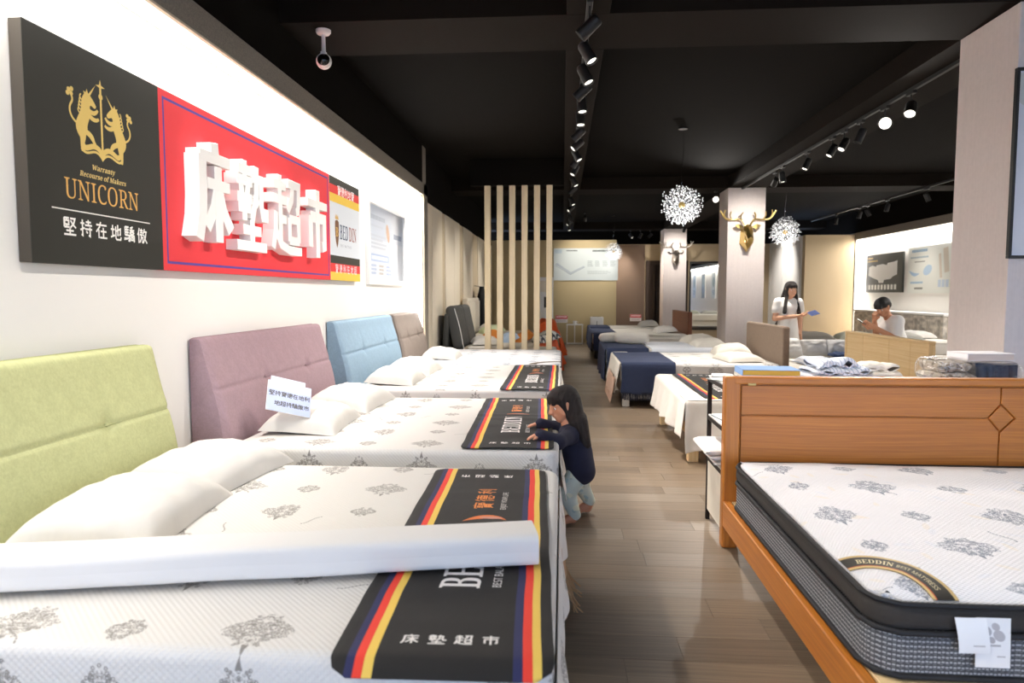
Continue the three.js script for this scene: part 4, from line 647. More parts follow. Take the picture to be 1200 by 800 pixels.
{ const t = thing('fringed_blanket', 'pinkish fringed blanket end hanging at the foot of the nearest navy covered bed', 'blanket', [0.69, 0, -9.3]); part('cloth', sheet((u, v) => V(-0.02 - 0.035 * v - 0.02 * noise(u * 6, v), 0.38 - v * 0.26, -0.6 + u * 1.15), 30, 6, 0.006), blanketPink, t); const g = []; for (let i = 0; i < 40; i++) g.push(rod([-0.055, 0.13, -0.58 + i * 0.028], [-0.07, 0.05, -0.58 + i * 0.028 + 0.01], 0.006, 0.004, 5)); const o = part('fringe', g, blanketPink, t); o.userData.kind = 'stuff'; }
woodBed('low bed carrying the middle navy throw and white rolls', 0.72, 2.7, 10.98, 12.7, 0.32, M.cream, { legH: 0.1 });
matt('pale mattress under the middle navy throw', 0.7, 2.7, 10.95, 12.72, 0.32, 0.565, knitC);
{ const t = thing('throw_blanket', 'navy throw falling over the foot of the bed with white rolls', 'throw', [0.685, 0.575, -11.84]); part('cloth', [at(drapeGeo(1.78, 0.64, 0.46, 9, 0.04, 0.012), 0, 0, 0, 0, -PI / 2), at(drapeGeo(0.66, 1.6, 0.4, 12, 0.03, 0.012), 0.36, 0.004, 0.905)], M.navyThrow, t); }
drape('striped_blanket', 'pale grey striped blanket across the bed with white rolls', 'blanket', 1.0, 1.5, 0.12, [1.92, 0.578, -10.93], 0, stripeCloth, 15);
const rollGeo = (L, r, s) => { const g = [sheet((u, v) => { const a = v * 2 * PI, x = (u - 0.5) * L, k = r * (1 + 0.14 * noise(x * 4 + s, cos(a), s)) * sqrt(max(0.02, 1 - Math.pow(abs(u * 2 - 1), 8))); return V(x, r + k * sin(a), k * cos(a)); }, 26, 20, 0.002)]; return merge(g); };
single('bolster', rollGeo(0.75, 0.085, 2), M.cream, 'white bolster roll sticking out at the aisle end of the middle navy bed', 'bolster', [1.02, 0.59, -12.2], 0.05); single('bolster', rollGeo(0.6, 0.1, 6), M.cream, 'lumpy cream bolster beside the white roll on the middle navy bed', 'bolster', [1.2, 0.59, -11.88], -0.2);
matt('cream mattress on a plain base behind the white rolls', 0.86, 2.7, 13.9, 14.95, 0.3, 0.565, knitC); struct; woodBed('plain cream bed between the rolls and the brown headboard', 0.88, 2.7, 13.92, 14.93, 0.3, M.cream, { legH: 0.1 });
woodBed('bed with a brown wooden headboard far down the right row', 0.7, 2.75, 15.25, 17.3, 0.32, M.lampBlack, { legH: 0.1, headboard: { h: 1.05, m: M.walnut, r: 0.01 } });
matt('cream mattress on the bed with the brown headboard', 0.68, 2.73, 15.2, 17.35, 0.32, 0.565, knitC);
{ const t = thing('throw_blanket', 'navy throw at the foot of the bed with the brown headboard', 'throw', [0.66, 0.575, -16.3]); part('cloth', [at(drapeGeo(2.0, 0.5, 0.34, 19, 0.03, 0.012), 0, 0, 0, 0, -PI / 2), at(drapeGeo(0.52, 1.8, 0.34, 22, 0.02, 0.012), 0.29, 0.004, 1.11)], M.navyThrow, t); }
woodBed('farthest bed of the right row before the back wall', 0.75, 2.75, 18.0, 19.3, 0.32, M.cream, { legH: 0.1 }); matt('cream mattress of the farthest bed in the right row', 0.72, 2.74, 17.95, 19.32, 0.32, 0.565, knitC);
{ const t = thing('throw_blanket', 'navy throw at the foot of the farthest bed in the right row', 'throw', [0.7, 0.575, -18.6]); part('cloth', [at(drapeGeo(1.3, 0.5, 0.34, 29, 0.03, 0.012), 0, 0, 0, 0, -PI / 2), at(drapeGeo(0.52, 1.1, 0.3, 32, 0.02, 0.012), 0.29, 0.004, 0.67)], M.navyThrow, t); }
P(pg, 'cream pillow lying near the taupe headboard of the right row', [2.32, 0.572, -9.2], 0.1, 0.02, M.cream).scale.y = 0.75; P(pg2, 'cream pillow pushed against the taupe headboard of the right row', [2.42, 0.58, -10.0], -0.1, 0.1, M.cream);
P(pg, 'cream pillow at the head of the bed with the white rolls', [2.4, 0.58, -11.5], 0, 0.1, M.cream); P(pg2, 'farther cream pillow at the head of the bed with the white rolls', [2.4, 0.58, -12.3], 0.1, 0.1, M.cream);
P(pg, 'white pillow left of the brown headboard', [2.35, 0.58, -15.8], 0, 0.1); P(pg2, 'white pillow on the bed behind the brown headboard, next to the far pillar', [2.3, 0.58, -18.6], 0, 0.1);
// taller beds to the right of the row
{
  const t = thing('wooden_bed', 'light birch bed whose tall boarded headboard faces the aisle', 'bed', [3.45, 0, -7.58]);
  let z = -0.93; for (const k of [0.46, 0.62, 0.44, 0.34]) { part('board', bx(-0.022, 0.02, 0.12, 0.975, z + 0.002, z + k - 0.002, 0.006, 'z'), M.pale, t); z += k; }
  part('top_rail', bx(-0.035, 0.035, 0.975, 1.005, -0.95, 0.95, 0.008, 'z'), M.pale, t); for (const s of [-1, 1]) part('post', bx(-0.03, 0.03, 0, 0.975, s * 0.94 - 0.012, s * 0.94 + 0.012, 0.004, 'y'), M.pale, t); part('bed_base', bx(0.03, 2.0, 0.06, 0.3, -0.9, 0.9, 0.01), M.pale, t);
}
matt('white mattress behind the birch headboard', 3.5, 5.45, 6.68, 8.48, 0.3, 0.55, knitC); P(pg, 'white pillow at the right end of the birch bed, beside the near pillar', [5.2, 0.56, -7.0], 0, 0.1);
woodBed('low bed heaped with cushions below the standing woman', 2.98, 4.05, 8.85, 10.2, 0.26, M.cream, { legH: 0.08 }); matt('pale mattress heaped with cushions', 2.96, 4.07, 8.8, 10.25, 0.26, 0.5, knitC);
{
  const kn = (c) => std({ color: c, bumpMap: quilt, bumpScale: 0.02, roughness: 0.95 }), g = pillowGeo(0.38, 0.24, 0.12, 5, 24), kg = pillowGeo(0.3, 0.24, 0.12, 6, 24);
  const C = (geo, m, label, p, turn, rx = 1.15) => { const o = single('cushion', geo, m, label, 'cushion', p, turn); o.rotation.order = 'YXZ'; o.rotation.x = rx; return o; };
  C(g, kn('#d9d5d0'), 'wide grey knitted cushion standing in front of the woman', [3.57, 0.68, -9.98], 0.05); C(kg, kn('#d2d0cf'), 'small grey knitted cushion right of the wide knitted one', [3.88, 0.68, -9.96], -0.06); C(pillowGeo(0.34, 0.3, 0.14, 9, 24), M.pillow, 'white cushion leaning at the left of the knitted ones', [3.2, 0.67, -9.9], 0.2, 1.0);
  C(pillowGeo(0.46, 0.4, 0.1, 4, 24), stripeCloth, 'pale blue striped cushion lying flat in front of the knitted cushions', [3.4, 0.51, -9.45], 0.1, 0.02);
  single('folded_blanket', heapGeo(0.36, 0.3, 0.13, 21, 2), fabric('#34466a'), 'folded navy blanket below the small knitted cushion', 'blanket', [3.86, 0.505, -9.72], 0);
}
woodBed('wide bed with grey pillows in front of the beige back wall', 4.4, 7.4, 13.3, 14.9, 0.3, M.cream, { legH: 0.08 }); matt('pale mattress of the wide bed before the beige back wall', 4.38, 7.42, 13.25, 14.95, 0.3, 0.56, knitC);
P(pg2, 'dark grey pillow on the wide bed by the beige wall, left of the pale ones', [4.82, 0.57, -13.6], 1.5, 0, linen('#8b857c')); P(pg2, 'greenish grey pillow in the middle of the wide bed by the beige wall', [5.65, 0.57, -13.62], 1.5, 0.0, linen('#b5b5a4')); P(pg, 'grey pillow at the right end of the wide bed, beside the birch headboard', [6.47, 0.57, -13.6], 1.55, 0, linen('#a9a69d')); P(pg, 'flat white pillow on the wide bed nearest the right light strip', [7.1, 0.57, -14.3], 0.1);
woodBed('low bed the seated man is sitting on', 4.3, 6.2, 9.05, 10.5, 0.28, M.cream, { legH: 0.08 }); matt('white mattress under the seated man', 4.28, 6.22, 9.0, 10.55, 0.28, 0.54, knitC);
{ // long headboard along the right wall
  const t = thing('wall_headboard', 'long marbled grey upholstered headboard with a white ledge on the right wall', 'headboard', [7.55, 0, -16.3]); const mar = std({ map: dataTex(256, (u, v) => { const k = 0.52 + 0.3 * vnoise(u, v, 9, 4, 14) + 0.12 * vnoise(u, v, 30, 5); return [k, k * 0.96, k * 0.9]; }, [0.9, 0.9], true), roughness: 0.6 });
  for (let i = 0; i < 7; i++) part('padded_panel', bx(0, 0.1, 0.35, 1.0, -2.05 + i * 0.6, -2.05 + (i + 1) * 0.6 - 0.006, 0.03), mar, t); part('base', bx(0.02, 0.38, 0, 0.35, -2.05, 2.15, 0.01), M.ivory, t); part('ledge', bx(-0.01, 0.38, 1.0, 1.05, -2.07, 2.17, 0.01), M.white, t); part('back_panel', bx(0.1, 0.38, 0.35, 1.0, -2.05, 2.15, 0.004), M.ivory, t);
}
{ // posters in the right recess; local x runs towards the camera
  const R = (name, label, d, y, w, h, side, face, th = 0.045) => { const t = thing(name, label, 'poster', [7.945, y, -d], -PI / 2); panelWithFace(t, w, h, th, side, face); return t; };
  const blk = canvasTex(800, 400, (c, w, h) => { c.fillStyle = '#34362f'; c.fillRect(0, 0, w, h); c.fillStyle = '#c9a24e'; c.fillRect(30, 28, 120, 14); smallPrint(c, 30, 58, 240, 30, 1, '#c9a24e', 3); c.fillStyle = '#ecebe6'; c.beginPath(); [[60, 130], [140, 112], [230, 128], [240, 112], [380, 104], [470, 120], [480, 98], [620, 90], [690, 80], [690, 220], [600, 240], [560, 262], [420, 270], [400, 300], [300, 300], [280, 270], [180, 250], [60, 220]].forEach((p, i) => (i ? c.lineTo(...p) : c.moveTo(...p))); c.fill(); for (let i = 0; i < 9; i++) { c.fillStyle = '#f0efe9'; c.fillRect(60 + i * 72, 318, 46, 52); } }, { clampEdge: true });
  R('product_poster', 'black poster with a large white mattress shape and a row of small icons', 18.5, 1.48, 1.9, 0.95, std({ color: '#2c2d28' }), std({ map: blk, roughness: 0.6 }));
  const pal = canvasTex(900, 400, (c, w, h) => { c.fillStyle = '#e9eae2'; c.fillRect(0, 0, w, h); smallPrint(c, 60, 24, 260, 40, 1, '#7ea5c2', 4); smallPrint(c, 40, 84, 320, 26, 1, '#9db2bd', 5); smallPrint(c, 110, 124, 190, 18, 1, '#8d8d86', 6); c.fillStyle = '#a9c5de'; c.beginPath(); c.moveTo(20, 200); c.bezierCurveTo(80, 280, 160, 250, 200, 230); c.bezierCurveTo(130, 230, 80, 220, 20, 200); c.fill(); c.fillStyle = '#bcd2e4'; c.beginPath(); c.ellipse(330, 205, 70, 40, -0.3, 0, 7); c.fill(); smallPrint(c, 50, 300, 280, 30, 1, '#8fb4cf', 7); c.fillStyle = '#8a8a80'; c.fillRect(120, 350, 140, 16); c.fillStyle = '#d8cdbd'; c.save(); c.translate(560, 170); c.rotate(-0.15); c.fillRect(-50, -100, 34, 200); c.fillRect(20, -130, 70, 200); c.restore(); c.fillStyle = '#b25a3c'; c.fillRect(740, 200, 44, 30); c.fillStyle = '#77a057'; c.fillRect(740, 160, 44, 44); for (let i = 0; i < 6; i++) { c.fillStyle = i < 3 ? '#c9d6e4' : '#d5dfc0'; c.fillRect(500 + i * 56, 290, 44, 60); } }, { clampEdge: true });
  R('product_poster', 'pale poster with small blue mattresses on the right lit wall', 16.35, 1.46, 2.3, 1.03, M.white, std({ map: pal, roughness: 0.6 }));
  for (const [d, k] of [[11.0, 0], [8.2, 1], [5.6, 2], [3.0, 3], [0.6, 4], [-1.4, 5]]) { const f = canvasTex(128, 192, (c, w, h) => { c.fillStyle = ['#cfd8d2', '#dfe3de', '#8a8f8c', '#d3dce4', '#e0e2d8', '#c9cfc9'][k]; c.fillRect(0, 0, w, h); c.fillStyle = '#a9b8b0'; c.beginPath(); c.ellipse(64, 70, 36, 40, k, 0, 7); c.fill(); smallPrint(c, 20, 130, 90, 40, 3, '#7d8783', k + 1); }, { clampEdge: true }); R('wall_print', `${ORD[k]} tall pale print from the far end along the right lit wall`, d, 1.2, 0.9, 1.35, M.white, std({ map: f, roughness: 0.6 })); }
}
// mirror on the far wall
{ const t = thing('wall_mirror', 'tall wall mirror between the two far pillars reflecting the lit right wall', 'mirror', [5.0, 0.3, -22.195]); part('frame', frame(-0.97, 0.97, 0, 2.17, 0.05, 0, 0.05), M.lampBlack, t); part('mirror_glass', bx(-0.93, 0.93, 0.04, 2.11, 0.004, 0.02, 0), metal('#eef0ee', 0.02), t); }
// curtain in the far doorway
single('door_curtain', sheet((u, v) => V((u - 0.5) * 0.62, 2.36 - v * 2.3, 0.05 * sin(u * 30) + 0.02 * noise(u * 5, v * 2)), 60, 8, 0.006), std({ color: '#3a302b', roughness: 0.95 }), 'dark brown curtain hanging in the far doorway', 'curtain', [3.2, 0, -22.08]);
// pillar trophies
function deer(label, p, m) {
  const t = thing('deer_head', label, 'wall trophy', p), pt = (l) => new ConvexGeometry(l.map((q) => V(...q)));
  part('head', [flat(pt([[-0.075, 0, 0.1], [0.075, 0, 0.1], [-0.085, -0.06, 0.14], [0.085, -0.06, 0.14], [-0.05, -0.25, 0.33], [0.05, -0.25, 0.33], [-0.045, -0.32, 0.3], [0.045, -0.32, 0.3], [0, 0.04, 0.12], [0, -0.2, 0.35], [-0.06, -0.2, 0.16], [0.06, -0.2, 0.16]])), flat(pt([[-0.1, -0.02, 0], [0.1, -0.02, 0], [-0.12, -0.3, 0], [0.12, -0.3, 0], [0, -0.46, 0.02], [-0.07, -0.05, 0.14], [0.07, -0.05, 0.14], [-0.07, -0.3, 0.2], [0.07, -0.3, 0.2], [0, -0.42, 0.12]]))].map((g) => { g.computeVertexNormals(); return g; }), m, t);
  for (const s of [-1, 1]) { part('ear', (() => { const g = pt([[s * 0.07, -0.01, 0.1], [s * 0.16, 0.05, 0.1], [s * 0.24, 0.02, 0.11], [s * 0.15, -0.05, 0.13], [s * 0.14, 0, 0.07]]); return g; })(), m, t); const a = part('antler', [tube([[s * 0.045, 0.02, 0.1], [s * 0.12, 0.13, 0.08], [s * 0.26, 0.13, 0.06], [s * 0.4, 0.15, 0.08], [s * 0.5, 0.29, 0.1]], 0.0165, 20, 7), tube([[s * 0.4, 0.15, 0.08], [s * 0.43, 0.22, 0.11], [s * 0.42, 0.3, 0.13]], 0.0125, 10, 6), tube([[s * 0.28, 0.13, 0.06], [s * 0.32, 0.2, 0.09], [s * 0.31, 0.27, 0.12]], 0.0125, 10, 6), tube([[s * 0.13, 0.13, 0.08], [s * 0.13, 0.2, 0.12], [s * 0.1, 0.25, 0.15]], 0.0125, 10, 6)], m, t); part('eye', ball(0.012, s * 0.066, -0.09, 0.175, 8), M.lampBlack, t); }
  return t;
}
deer('gold faceted deer head with antlers on the middle pillar', [3.39, 2.68, -13.035], metal('#d9c07c', 0.28)); deer('silvery deer head with antlers on the far pillar', [3.41, 2.72, -21.065], metal('#b8b2a8', 0.3));
// firework pendants
function pendant(label, p, R, hang, seed) {
  const t = thing('pendant_lamp', label, 'pendant lamp', p), r = rng(seed), rods = [], drops = [], lit = [];
  part('canopy', cyl(0.06, 0.06, 0.025, 0, hang - 0.025, 0, 20), M.chrome, t); part('cord', tube([[0, hang - 0.02, 0], [0.012, hang * 0.7, 0.004], [-0.012, hang * 0.4, 0], [0, 0, 0]], 0.0035, 20, 6), M.chrome, t); part('hub', ball(R * 0.16, 0, 0, 0, 16), M.gold, t);
  const n = 110; for (let i = 0; i < n; i++) { const y = 1 - 2 * (i + 0.5) / n, a = i * 2.39996, q = sqrt(1 - y * y), d = V(q * cos(a), y, q * sin(a)), L = R * (0.76 + 0.26 * r()); rods.push(rod([0, 0, 0], d.clone().multiplyScalar(L * 0.9).toArray(), 0.0022, 0.0016, 4)); for (let k = 0; k < 4; k++) { const e = V(r() - 0.5, r() - 0.5, r() - 0.5).normalize().multiplyScalar(R * 0.15).add(d.clone().multiplyScalar(L * 0.93)); rods.push(rod(d.clone().multiplyScalar(L * 0.8).toArray(), e.toArray(), 0.0014, 0.0012, 4)); drops.push(at(new THREE.OctahedronGeometry(R * 0.028, 0), e.x, e.y, e.z)); } if (i % 2 === 0) lit.push(ball(R * 0.024, d.x * L * 0.62, d.y * L * 0.62, d.z * L * 0.62, 6)); }
  const a = part('spray', rods, M.chrome, t); a.userData.kind = 'stuff'; const b = part('crystals', drops, phys({ color: '#ffffff', roughness: 0.05, transmission: 0.55, thickness: 0.01, emissive: '#ffffff', emissiveIntensity: 0.8 }), t); b.userData.kind = 'stuff'; const c = part('glowing_bulbs', lit, new THREE.MeshStandardMaterial({ color: '#fff', emissive: '#fffaf2', emissiveIntensity: 7 }), t); c.userData.kind = 'stuff';
  const l = new THREE.PointLight(new THREE.Color(1, 0.97, 0.93), 3.2, 0); l.castShadow = true; l.shadow.radius = R * 40; l.name = 'pendant_lamp'; l.position.set(0, -R * 1.08, 0); t.add(l); return t;
}
pendant('large firework pendant lamp of crystal drops hanging left of the middle pillar', [1.557, 2.61, -9.2], 0.28, 1.0, 1); pendant('firework pendant lamp hanging right of the middle pillar', [4.22, 2.62, -13.45], 0.28, 1.0, 2); pendant('farthest firework pendant lamp, in front of the wide wall poster', [1.42, 2.62, -19.3], 0.25, 1.0, 3);
// ---------------------------------------------------------------- far left: divider, beds and the back wall's furniture
{
  const t = thing('room_divider', 'divider of six upright pale wooden slats behind the taupe bed', 'divider', [0, 0, -11.2]);
  for (let i = 0; i < 6; i++) part('slat', bx(-1.27 + i * 0.2015, -1.175 + i * 0.2015, 0.03, 3.2, -0.05, 0.05, 0.005, 'y'), M.slat, t);
  part('top_rail', bx(-1.5, 0.01, 3.195, 3.62, -0.08, 0.08, 0.004), M.black, t); part('bottom_rail', bx(-1.3, -0.14, 0, 0.03, -0.06, 0.06, 0.004), M.slat, t);
}
{
  const grey = fabric('#4c4c49', { roughness: 0.7 });
  const t = thing('upholstered_bed', 'dark grey padded bed behind the slatted divider', 'bed', [-2.08, 0, -12.3]);
  part('bed_base', bx(0.25, 1.98, 0.05, 0.3, -0.92, 0.92, 0.03), grey, t); part('headboard', at(bx(0, 0.1, 0.05, 1.12, -0.95, 0.95, 0.04), 0.03, 0, 0, 0, 0, -0.06), grey, t);
  for (const [s, a] of [[0.49, 0], [-0.47, 0.05]]) { const c = part('back_cushion', at(bx(-0.09, 0.09, 0, 0.76, -0.46, 0.46, 0.085), 0.34, 0.5, s, 0, 0, 0.2), grey, t); if (s > 0) part('white_piping', tube([[0.43, 0.52, s + 0.43], [0.36, 0.9, s + 0.445], [0.27, 1.2, s + 0.42]], 0.006, 16, 6), M.white, c); }
  matt('white mattress on the dark grey padded bed', -1.6, -0.1, 11.4, 13.2, 0.3, 0.56, knitC);
  P(pg, 'white pillow lying before the dark grey back cushions', [-1.35, 0.57, -11.9], 0.2, 0);
  const b = thing('upholstered_bed', 'cream bed with a tall square headboard by the panelled wall', 'bed', [-2.08, 0, -14.9]);
  part('bed_base', bx(0.2, 2.0, 0.05, 0.3, -0.85, 0.85, 0.02), M.ivory, b); part('headboard', bx(0.02, 0.14, 0.05, 1.36, -0.92, 0.92, 0.03), M.ivory, b); part('stitched_panel', bx(0.13, 0.17, 0.5, 1.3, -0.86, -0.02, 0.02), M.ivory, b); part('stitched_panel', bx(0.13, 0.17, 0.5, 1.3, 0.02, 0.86, 0.02), M.ivory, b);
  matt('pale mattress on the cream bed', -1.86, -0.1, 14.05, 15.75, 0.3, 0.6, knitC);
  P(pg2, 'pale green cushion on the cream bed seen left of the slats', [-1.5, 0.62, -14.5], 0.3, 0.2, linen('#d5dfb9')); P(pg, 'ivory pillow against the cream headboard', [-1.62, 0.62, -15.3], 0, -0.2, M.cream);
  // black coat over the corner of the cream headboard
  const coat = single('hanging_coat', sheet((u, v) => { const a = u * 2 * PI, w = 0.12 + 0.2 * smooth(0, 0.25, v), d = 0.05 + 0.06 * smooth(0, 0.4, v); return V(0.06 + d * cos(a) * (1 + 0.2 * noise(v * 4, a)), 1.62 - v * 1.0, w * sin(a) * (1 + 0.15 * noise(a, v * 3))); }, 36, 24, 0.006), std({ color: '#121214', roughness: 0.95 }), 'black coat hung over the panelled wall beside the cream headboard', 'coat', [-1.98, 0, -16.25]); part('hook', rod([-0.13, 1.64, 0], [0.08, 1.6, 0], 0.012), M.chrome, coat);
  // orange throws and printed cushions on these beds
  const orange = linen('#e5602a'), tan = linen('#cf7f34');
  { const o = thing('throw_blanket', 'bright orange throw spilling over the foot of the bed behind the slats', 'throw', [-0.085, 0.565, -12.3]); part('cloth', at(drapeGeo(1.6, 0.35, 0.42, 41, 0.12, 0.012, 0.08), 0, 0, 0, 0, PI / 2), orange, o); }
  { const o = thing('throw_blanket', 'orange throw heaped on the foot of the cream bed', 'throw', [-0.06, 0.61, -14.9]); part('cloth', at(drapeGeo(1.6, 0.4, 0.42, 45, 0.16, 0.02, 0.08), 0, 0.0, 0, 0, PI / 2), orange, o); part('crumpled_fold', at(pillowGeo(0.5, 0.9, 0.3, 44, 20), -0.28, 0.01, 0.1), orange, o); }
  const pr = std({ map: canvasTex(128, 128, (c, w, h) => { c.fillStyle = '#eceae4'; c.fillRect(0, 0, w, h); c.strokeStyle = '#3a3f48'; c.lineWidth = 7; for (let i = 0; i < 6; i++) { c.beginPath(); c.arc(20 + i * 20, 60 + (i % 2) * 30, 18, 0, 4); c.stroke(); } }, { tile: [0.3, 0.3] }), roughness: 0.9 });
  P(pillowGeo(0.4, 0.36, 0.2, 50, 20), 'tan orange cushion standing behind the first slat of the divider', [-1.28, 0.57, -12.6], 0.3, 0.5, tan); P(pillowGeo(0.36, 0.3, 0.18, 51, 20), 'pale blue cushion behind the second gap of the divider', [-0.95, 0.57, -12.5], 0.2, 0.4, linen('#a9bcd3')); P(pillowGeo(0.4, 0.34, 0.2, 52, 20), 'orange cushion behind the third gap of the divider', [-0.66, 0.57, -12.55], 0, 0.5, tan); P(pillowGeo(0.5, 0.44, 0.18, 53, 20), 'black and white printed cushion before the orange throw', [-0.3, 0.585, -12.4], 0.4, 0.3, pr);
}
{
  const t = thing('air_conditioner', 'tall white standing air conditioner with a dark display seen between the slats', 'appliance', [-0.46, 0, -19.75]);
  part('cabinet', bx(-0.2, 0.2, 0.02, 1.92, -0.16, 0.16, 0.02, 'y'), M.plastic, t); part('display', bx(-0.06, 0.05, 1.05, 1.36, 0.155, 0.166, 0.004), M.lampBlack, t); for (let i = 0; i < 12; i++) part('louvre', bx(-0.17, 0.17, 0.16 + i * 0.055, 0.185 + i * 0.055, 0.155, 0.172, 0.004), M.plastic, t); part('outlet', bx(-0.17, 0.17, 1.5, 1.82, 0.155, 0.17, 0.006), M.ivory, t); part('base', bx(-0.22, 0.22, 0, 0.03, -0.18, 0.18, 0.006), M.lampBlack, t);
}
{
  const t = thing('wall_poster', 'wide pale poster with a mattress drawing high on the far wall', 'poster', [-0.26, 1.84, -20.295]);
  const face = canvasTex(1024, 512, (c, w, h) => { const s = '#d3dad6'; c.fillStyle = s; c.fillRect(0, 0, w, h); c.fillStyle = '#bccbd0'; c.fillRect(20, 20, 110, 60); smallPrint(c, 200, 30, 190, 30, 1, '#4e5550', 3); c.fillStyle = '#3d4541'; smallPrint(c, 620, 30, 300, 48, 1, '#3d4541', 4); c.fillStyle = '#b6bfc3'; c.beginPath(); c.moveTo(20, 250); c.lineTo(270, 420); c.lineTo(500, 300); c.lineTo(480, 280); c.lineTo(275, 380); c.lineTo(60, 235); c.fill(); c.strokeStyle = '#7f898c'; c.lineWidth = 4; c.beginPath(); c.moveTo(20, 270); c.lineTo(270, 420); c.lineTo(500, 300); c.stroke(); for (let i = 0; i < 4; i++) smallPrint(c, 540 + i * 120, 200, 90, 100, 4, '#a4aeaa', 6 + i); smallPrint(c, 540, 360, 420, 60, 3, '#b3bbb6', 12); }, { clampEdge: true });
  panelWithFace(t, 1.88, 0.94, 0.03, M.white, std({ map: face, roughness: 0.35 }));
}
{
  const t = thing('side_table', 'small white side table with a cup by the far wall', 'table', [0.36, 0, -19.75]); part('table_top', bx(-0.24, 0.24, 0.55, 0.575, -0.2, 0.2, 0.006), M.white, t); for (const [x, z] of [[-0.22, -0.18], [0.22, -0.18], [-0.22, 0.18], [0.22, 0.18]]) part('leg', bx(x - 0.012, x + 0.012, 0, 0.55, z - 0.012, z + 0.012, 0.003, 'y'), M.white, t); part('centre_post', bx(-0.014, 0.014, 0, 0.55, -0.014, 0.014, 0.003, 'y'), M.white, t); part('cross_bar', [bx(-0.22, 0.22, 0.01, 0.03, -0.19, -0.17, 0.003), bx(-0.22, 0.22, 0.01, 0.03, 0.17, 0.19, 0.003), bx(-0.22, 0.22, 0.01, 0.03, -0.012, 0.012, 0.003)], M.white, t);
  const c = thing('paper_cup', 'white cup standing on the small side table', 'cup', [0.36, 0.577, -19.75]); part('body', lathe([[0.001, 0], [0.05, 0], [0.055, 0.09], [0.052, 0.09], [0.047, 0.006], [0.001, 0.006]], 20), M.white, c); part('handle', at(new THREE.TorusGeometry(0.026, 0.006, 8, 16), 0.068, 0.05, 0), M.white, c);
}
{ const t = thing('air_purifier', 'white air purifier with a dark centre line by the far wall', 'appliance', [1.0, 0, -19.95]); part('body', bx(-0.19, 0.19, 0, 0.78, -0.12, 0.12, 0.03, 'y'), M.plastic, t); part('centre_line', bx(-0.008, 0.008, 0.08, 0.66, 0.112, 0.124, 0.002), M.lampBlack, t); part('top_grille', bx(-0.12, 0.12, 0.775, 0.787, -0.07, 0.07, 0.004), std({ color: '#5d5d5b' }), t); }
{
  const face = canvasTex(192, 128, (c, w, h) => { c.fillStyle = '#efe6e4'; c.fillRect(0, 0, w, h); c.fillStyle = '#cf2f3e'; c.fillRect(0, 0, w, 62); smallPrint(c, 14, 12, 180, 50, 1, '#f8e4e4', 3); smallPrint(c, 16, 76, 150, 40, 2, '#b9aeb0', 4); }, { clampEdge: true }), fm = std({ map: face, roughness: 0.5 });
  for (const [x, y, z, label] of [[-0.2, 0.59, -20.295, 'red and white notice on the sand coloured far wall beside the orange throw'], [2.17, 0.57, -22.155, 'red and white notice on the brown far wall']]) { const t = thing('notice', label, 'sign', [x, y, z]); part('card', bx(0, 0.36, 0, 0.22, 0, 0.012, 0.002), M.white, t); part('printed_face', faceBox(0.003, 0.357, 0.003, 0.217, 0.011, 0.014), fm, t); }
}
{ // chair by the moulded wall
  const t = thing('lounge_chair', 'dark grey round backed chair behind the taupe headboard', 'chair', [4.2, 0, -14.2].map((v, i) => (i === 0 ? 4.05 : i === 2 ? -12.6 : v))); const g = fabric('#6a625b');
  part('backrest', at(new THREE.SphereGeometry(0.2, 20, 14), 0, 0.84, -0.1).scale(1, 1, 1), g, t); part('seat', at(new THREE.CylinderGeometry(0.22, 0.2, 0.12, 24), 0, 0.46, 0.05), g, t); for (const [x, z] of [[-0.15, -0.1], [0.15, -0.1], [-0.15, 0.2], [0.15, 0.2]]) part('leg', rod([x, 0.42, z], [x * 1.2, 0, z * 1.2], 0.012, 0.009), M.gold, t); part('back_post', [rod([-0.1, 0.45, -0.1], [-0.1, 0.8, -0.12], 0.012), rod([0.1, 0.45, -0.1], [0.1, 0.8, -0.12], 0.012)], M.gold, t);
}
// ---------------------------------------------------------------- people
const skin = std({ color: '#d9a585', roughness: 0.6 }), skin2 = std({ color: '#c98f6c', roughness: 0.6 }), hairM = std({ color: '#1f1410', roughness: 0.72, bumpMap: dataTex(256, (u, v) => vnoise(u, v, 110, 2, 4), [0.12, 0.4]), bumpScale: 0.006 });
// a hand: wrist w, pointing along f with palm normal n (unit vectors), length L; curl 0..1 bends the fingers
function handBones(w, f, n, L, side, curl) {
  const F = V(...f).normalize(), N = V(...n).normalize(), S = F.clone().cross(N).normalize().multiplyScalar(side), W = V(...w), o = [], q = (a, b, c) => W.clone().addScaledVector(F, a * L).addScaledVector(S, b * L).addScaledVector(N, c * L);
  const push = (a, ra, b, rb) => o.push([a.x, a.y, a.z, ra * L, b.x, b.y, b.z, rb * L]);
  for (const b of [-0.15, -0.05, 0.06, 0.15]) push(q(0, b * 0.6, 0), 0.11, q(0.46, b, 0), 0.095);
  [[-0.17, 0.36, 0.062], [-0.06, 0.46, 0.066], [0.06, 0.49, 0.068], [0.17, 0.44, 0.066]].forEach(([b, len, r]) => { let p = q(0.48, b, 0), a = 0.1; const dir = (t) => F.clone().multiplyScalar(cos(t)).addScaledVector(N, sin(t)); for (const k of [0.45, 0.32, 0.23]) { a += curl * 0.85; const e = p.clone().addScaledVector(dir(a), len * k * L).addScaledVector(S, b * 0.06 * L); push(p, r, e, r * 0.88); p = e; } });
  const t0 = q(0.12, 0.17, 0.03), t1 = q(0.32, 0.34, 0.1), t2 = q(0.5, 0.36 - 0.1 * curl, 0.14 + 0.14 * curl); push(t0, 0.085, t1, 0.075); push(t1, 0.073, t2, 0.055); return o;
}
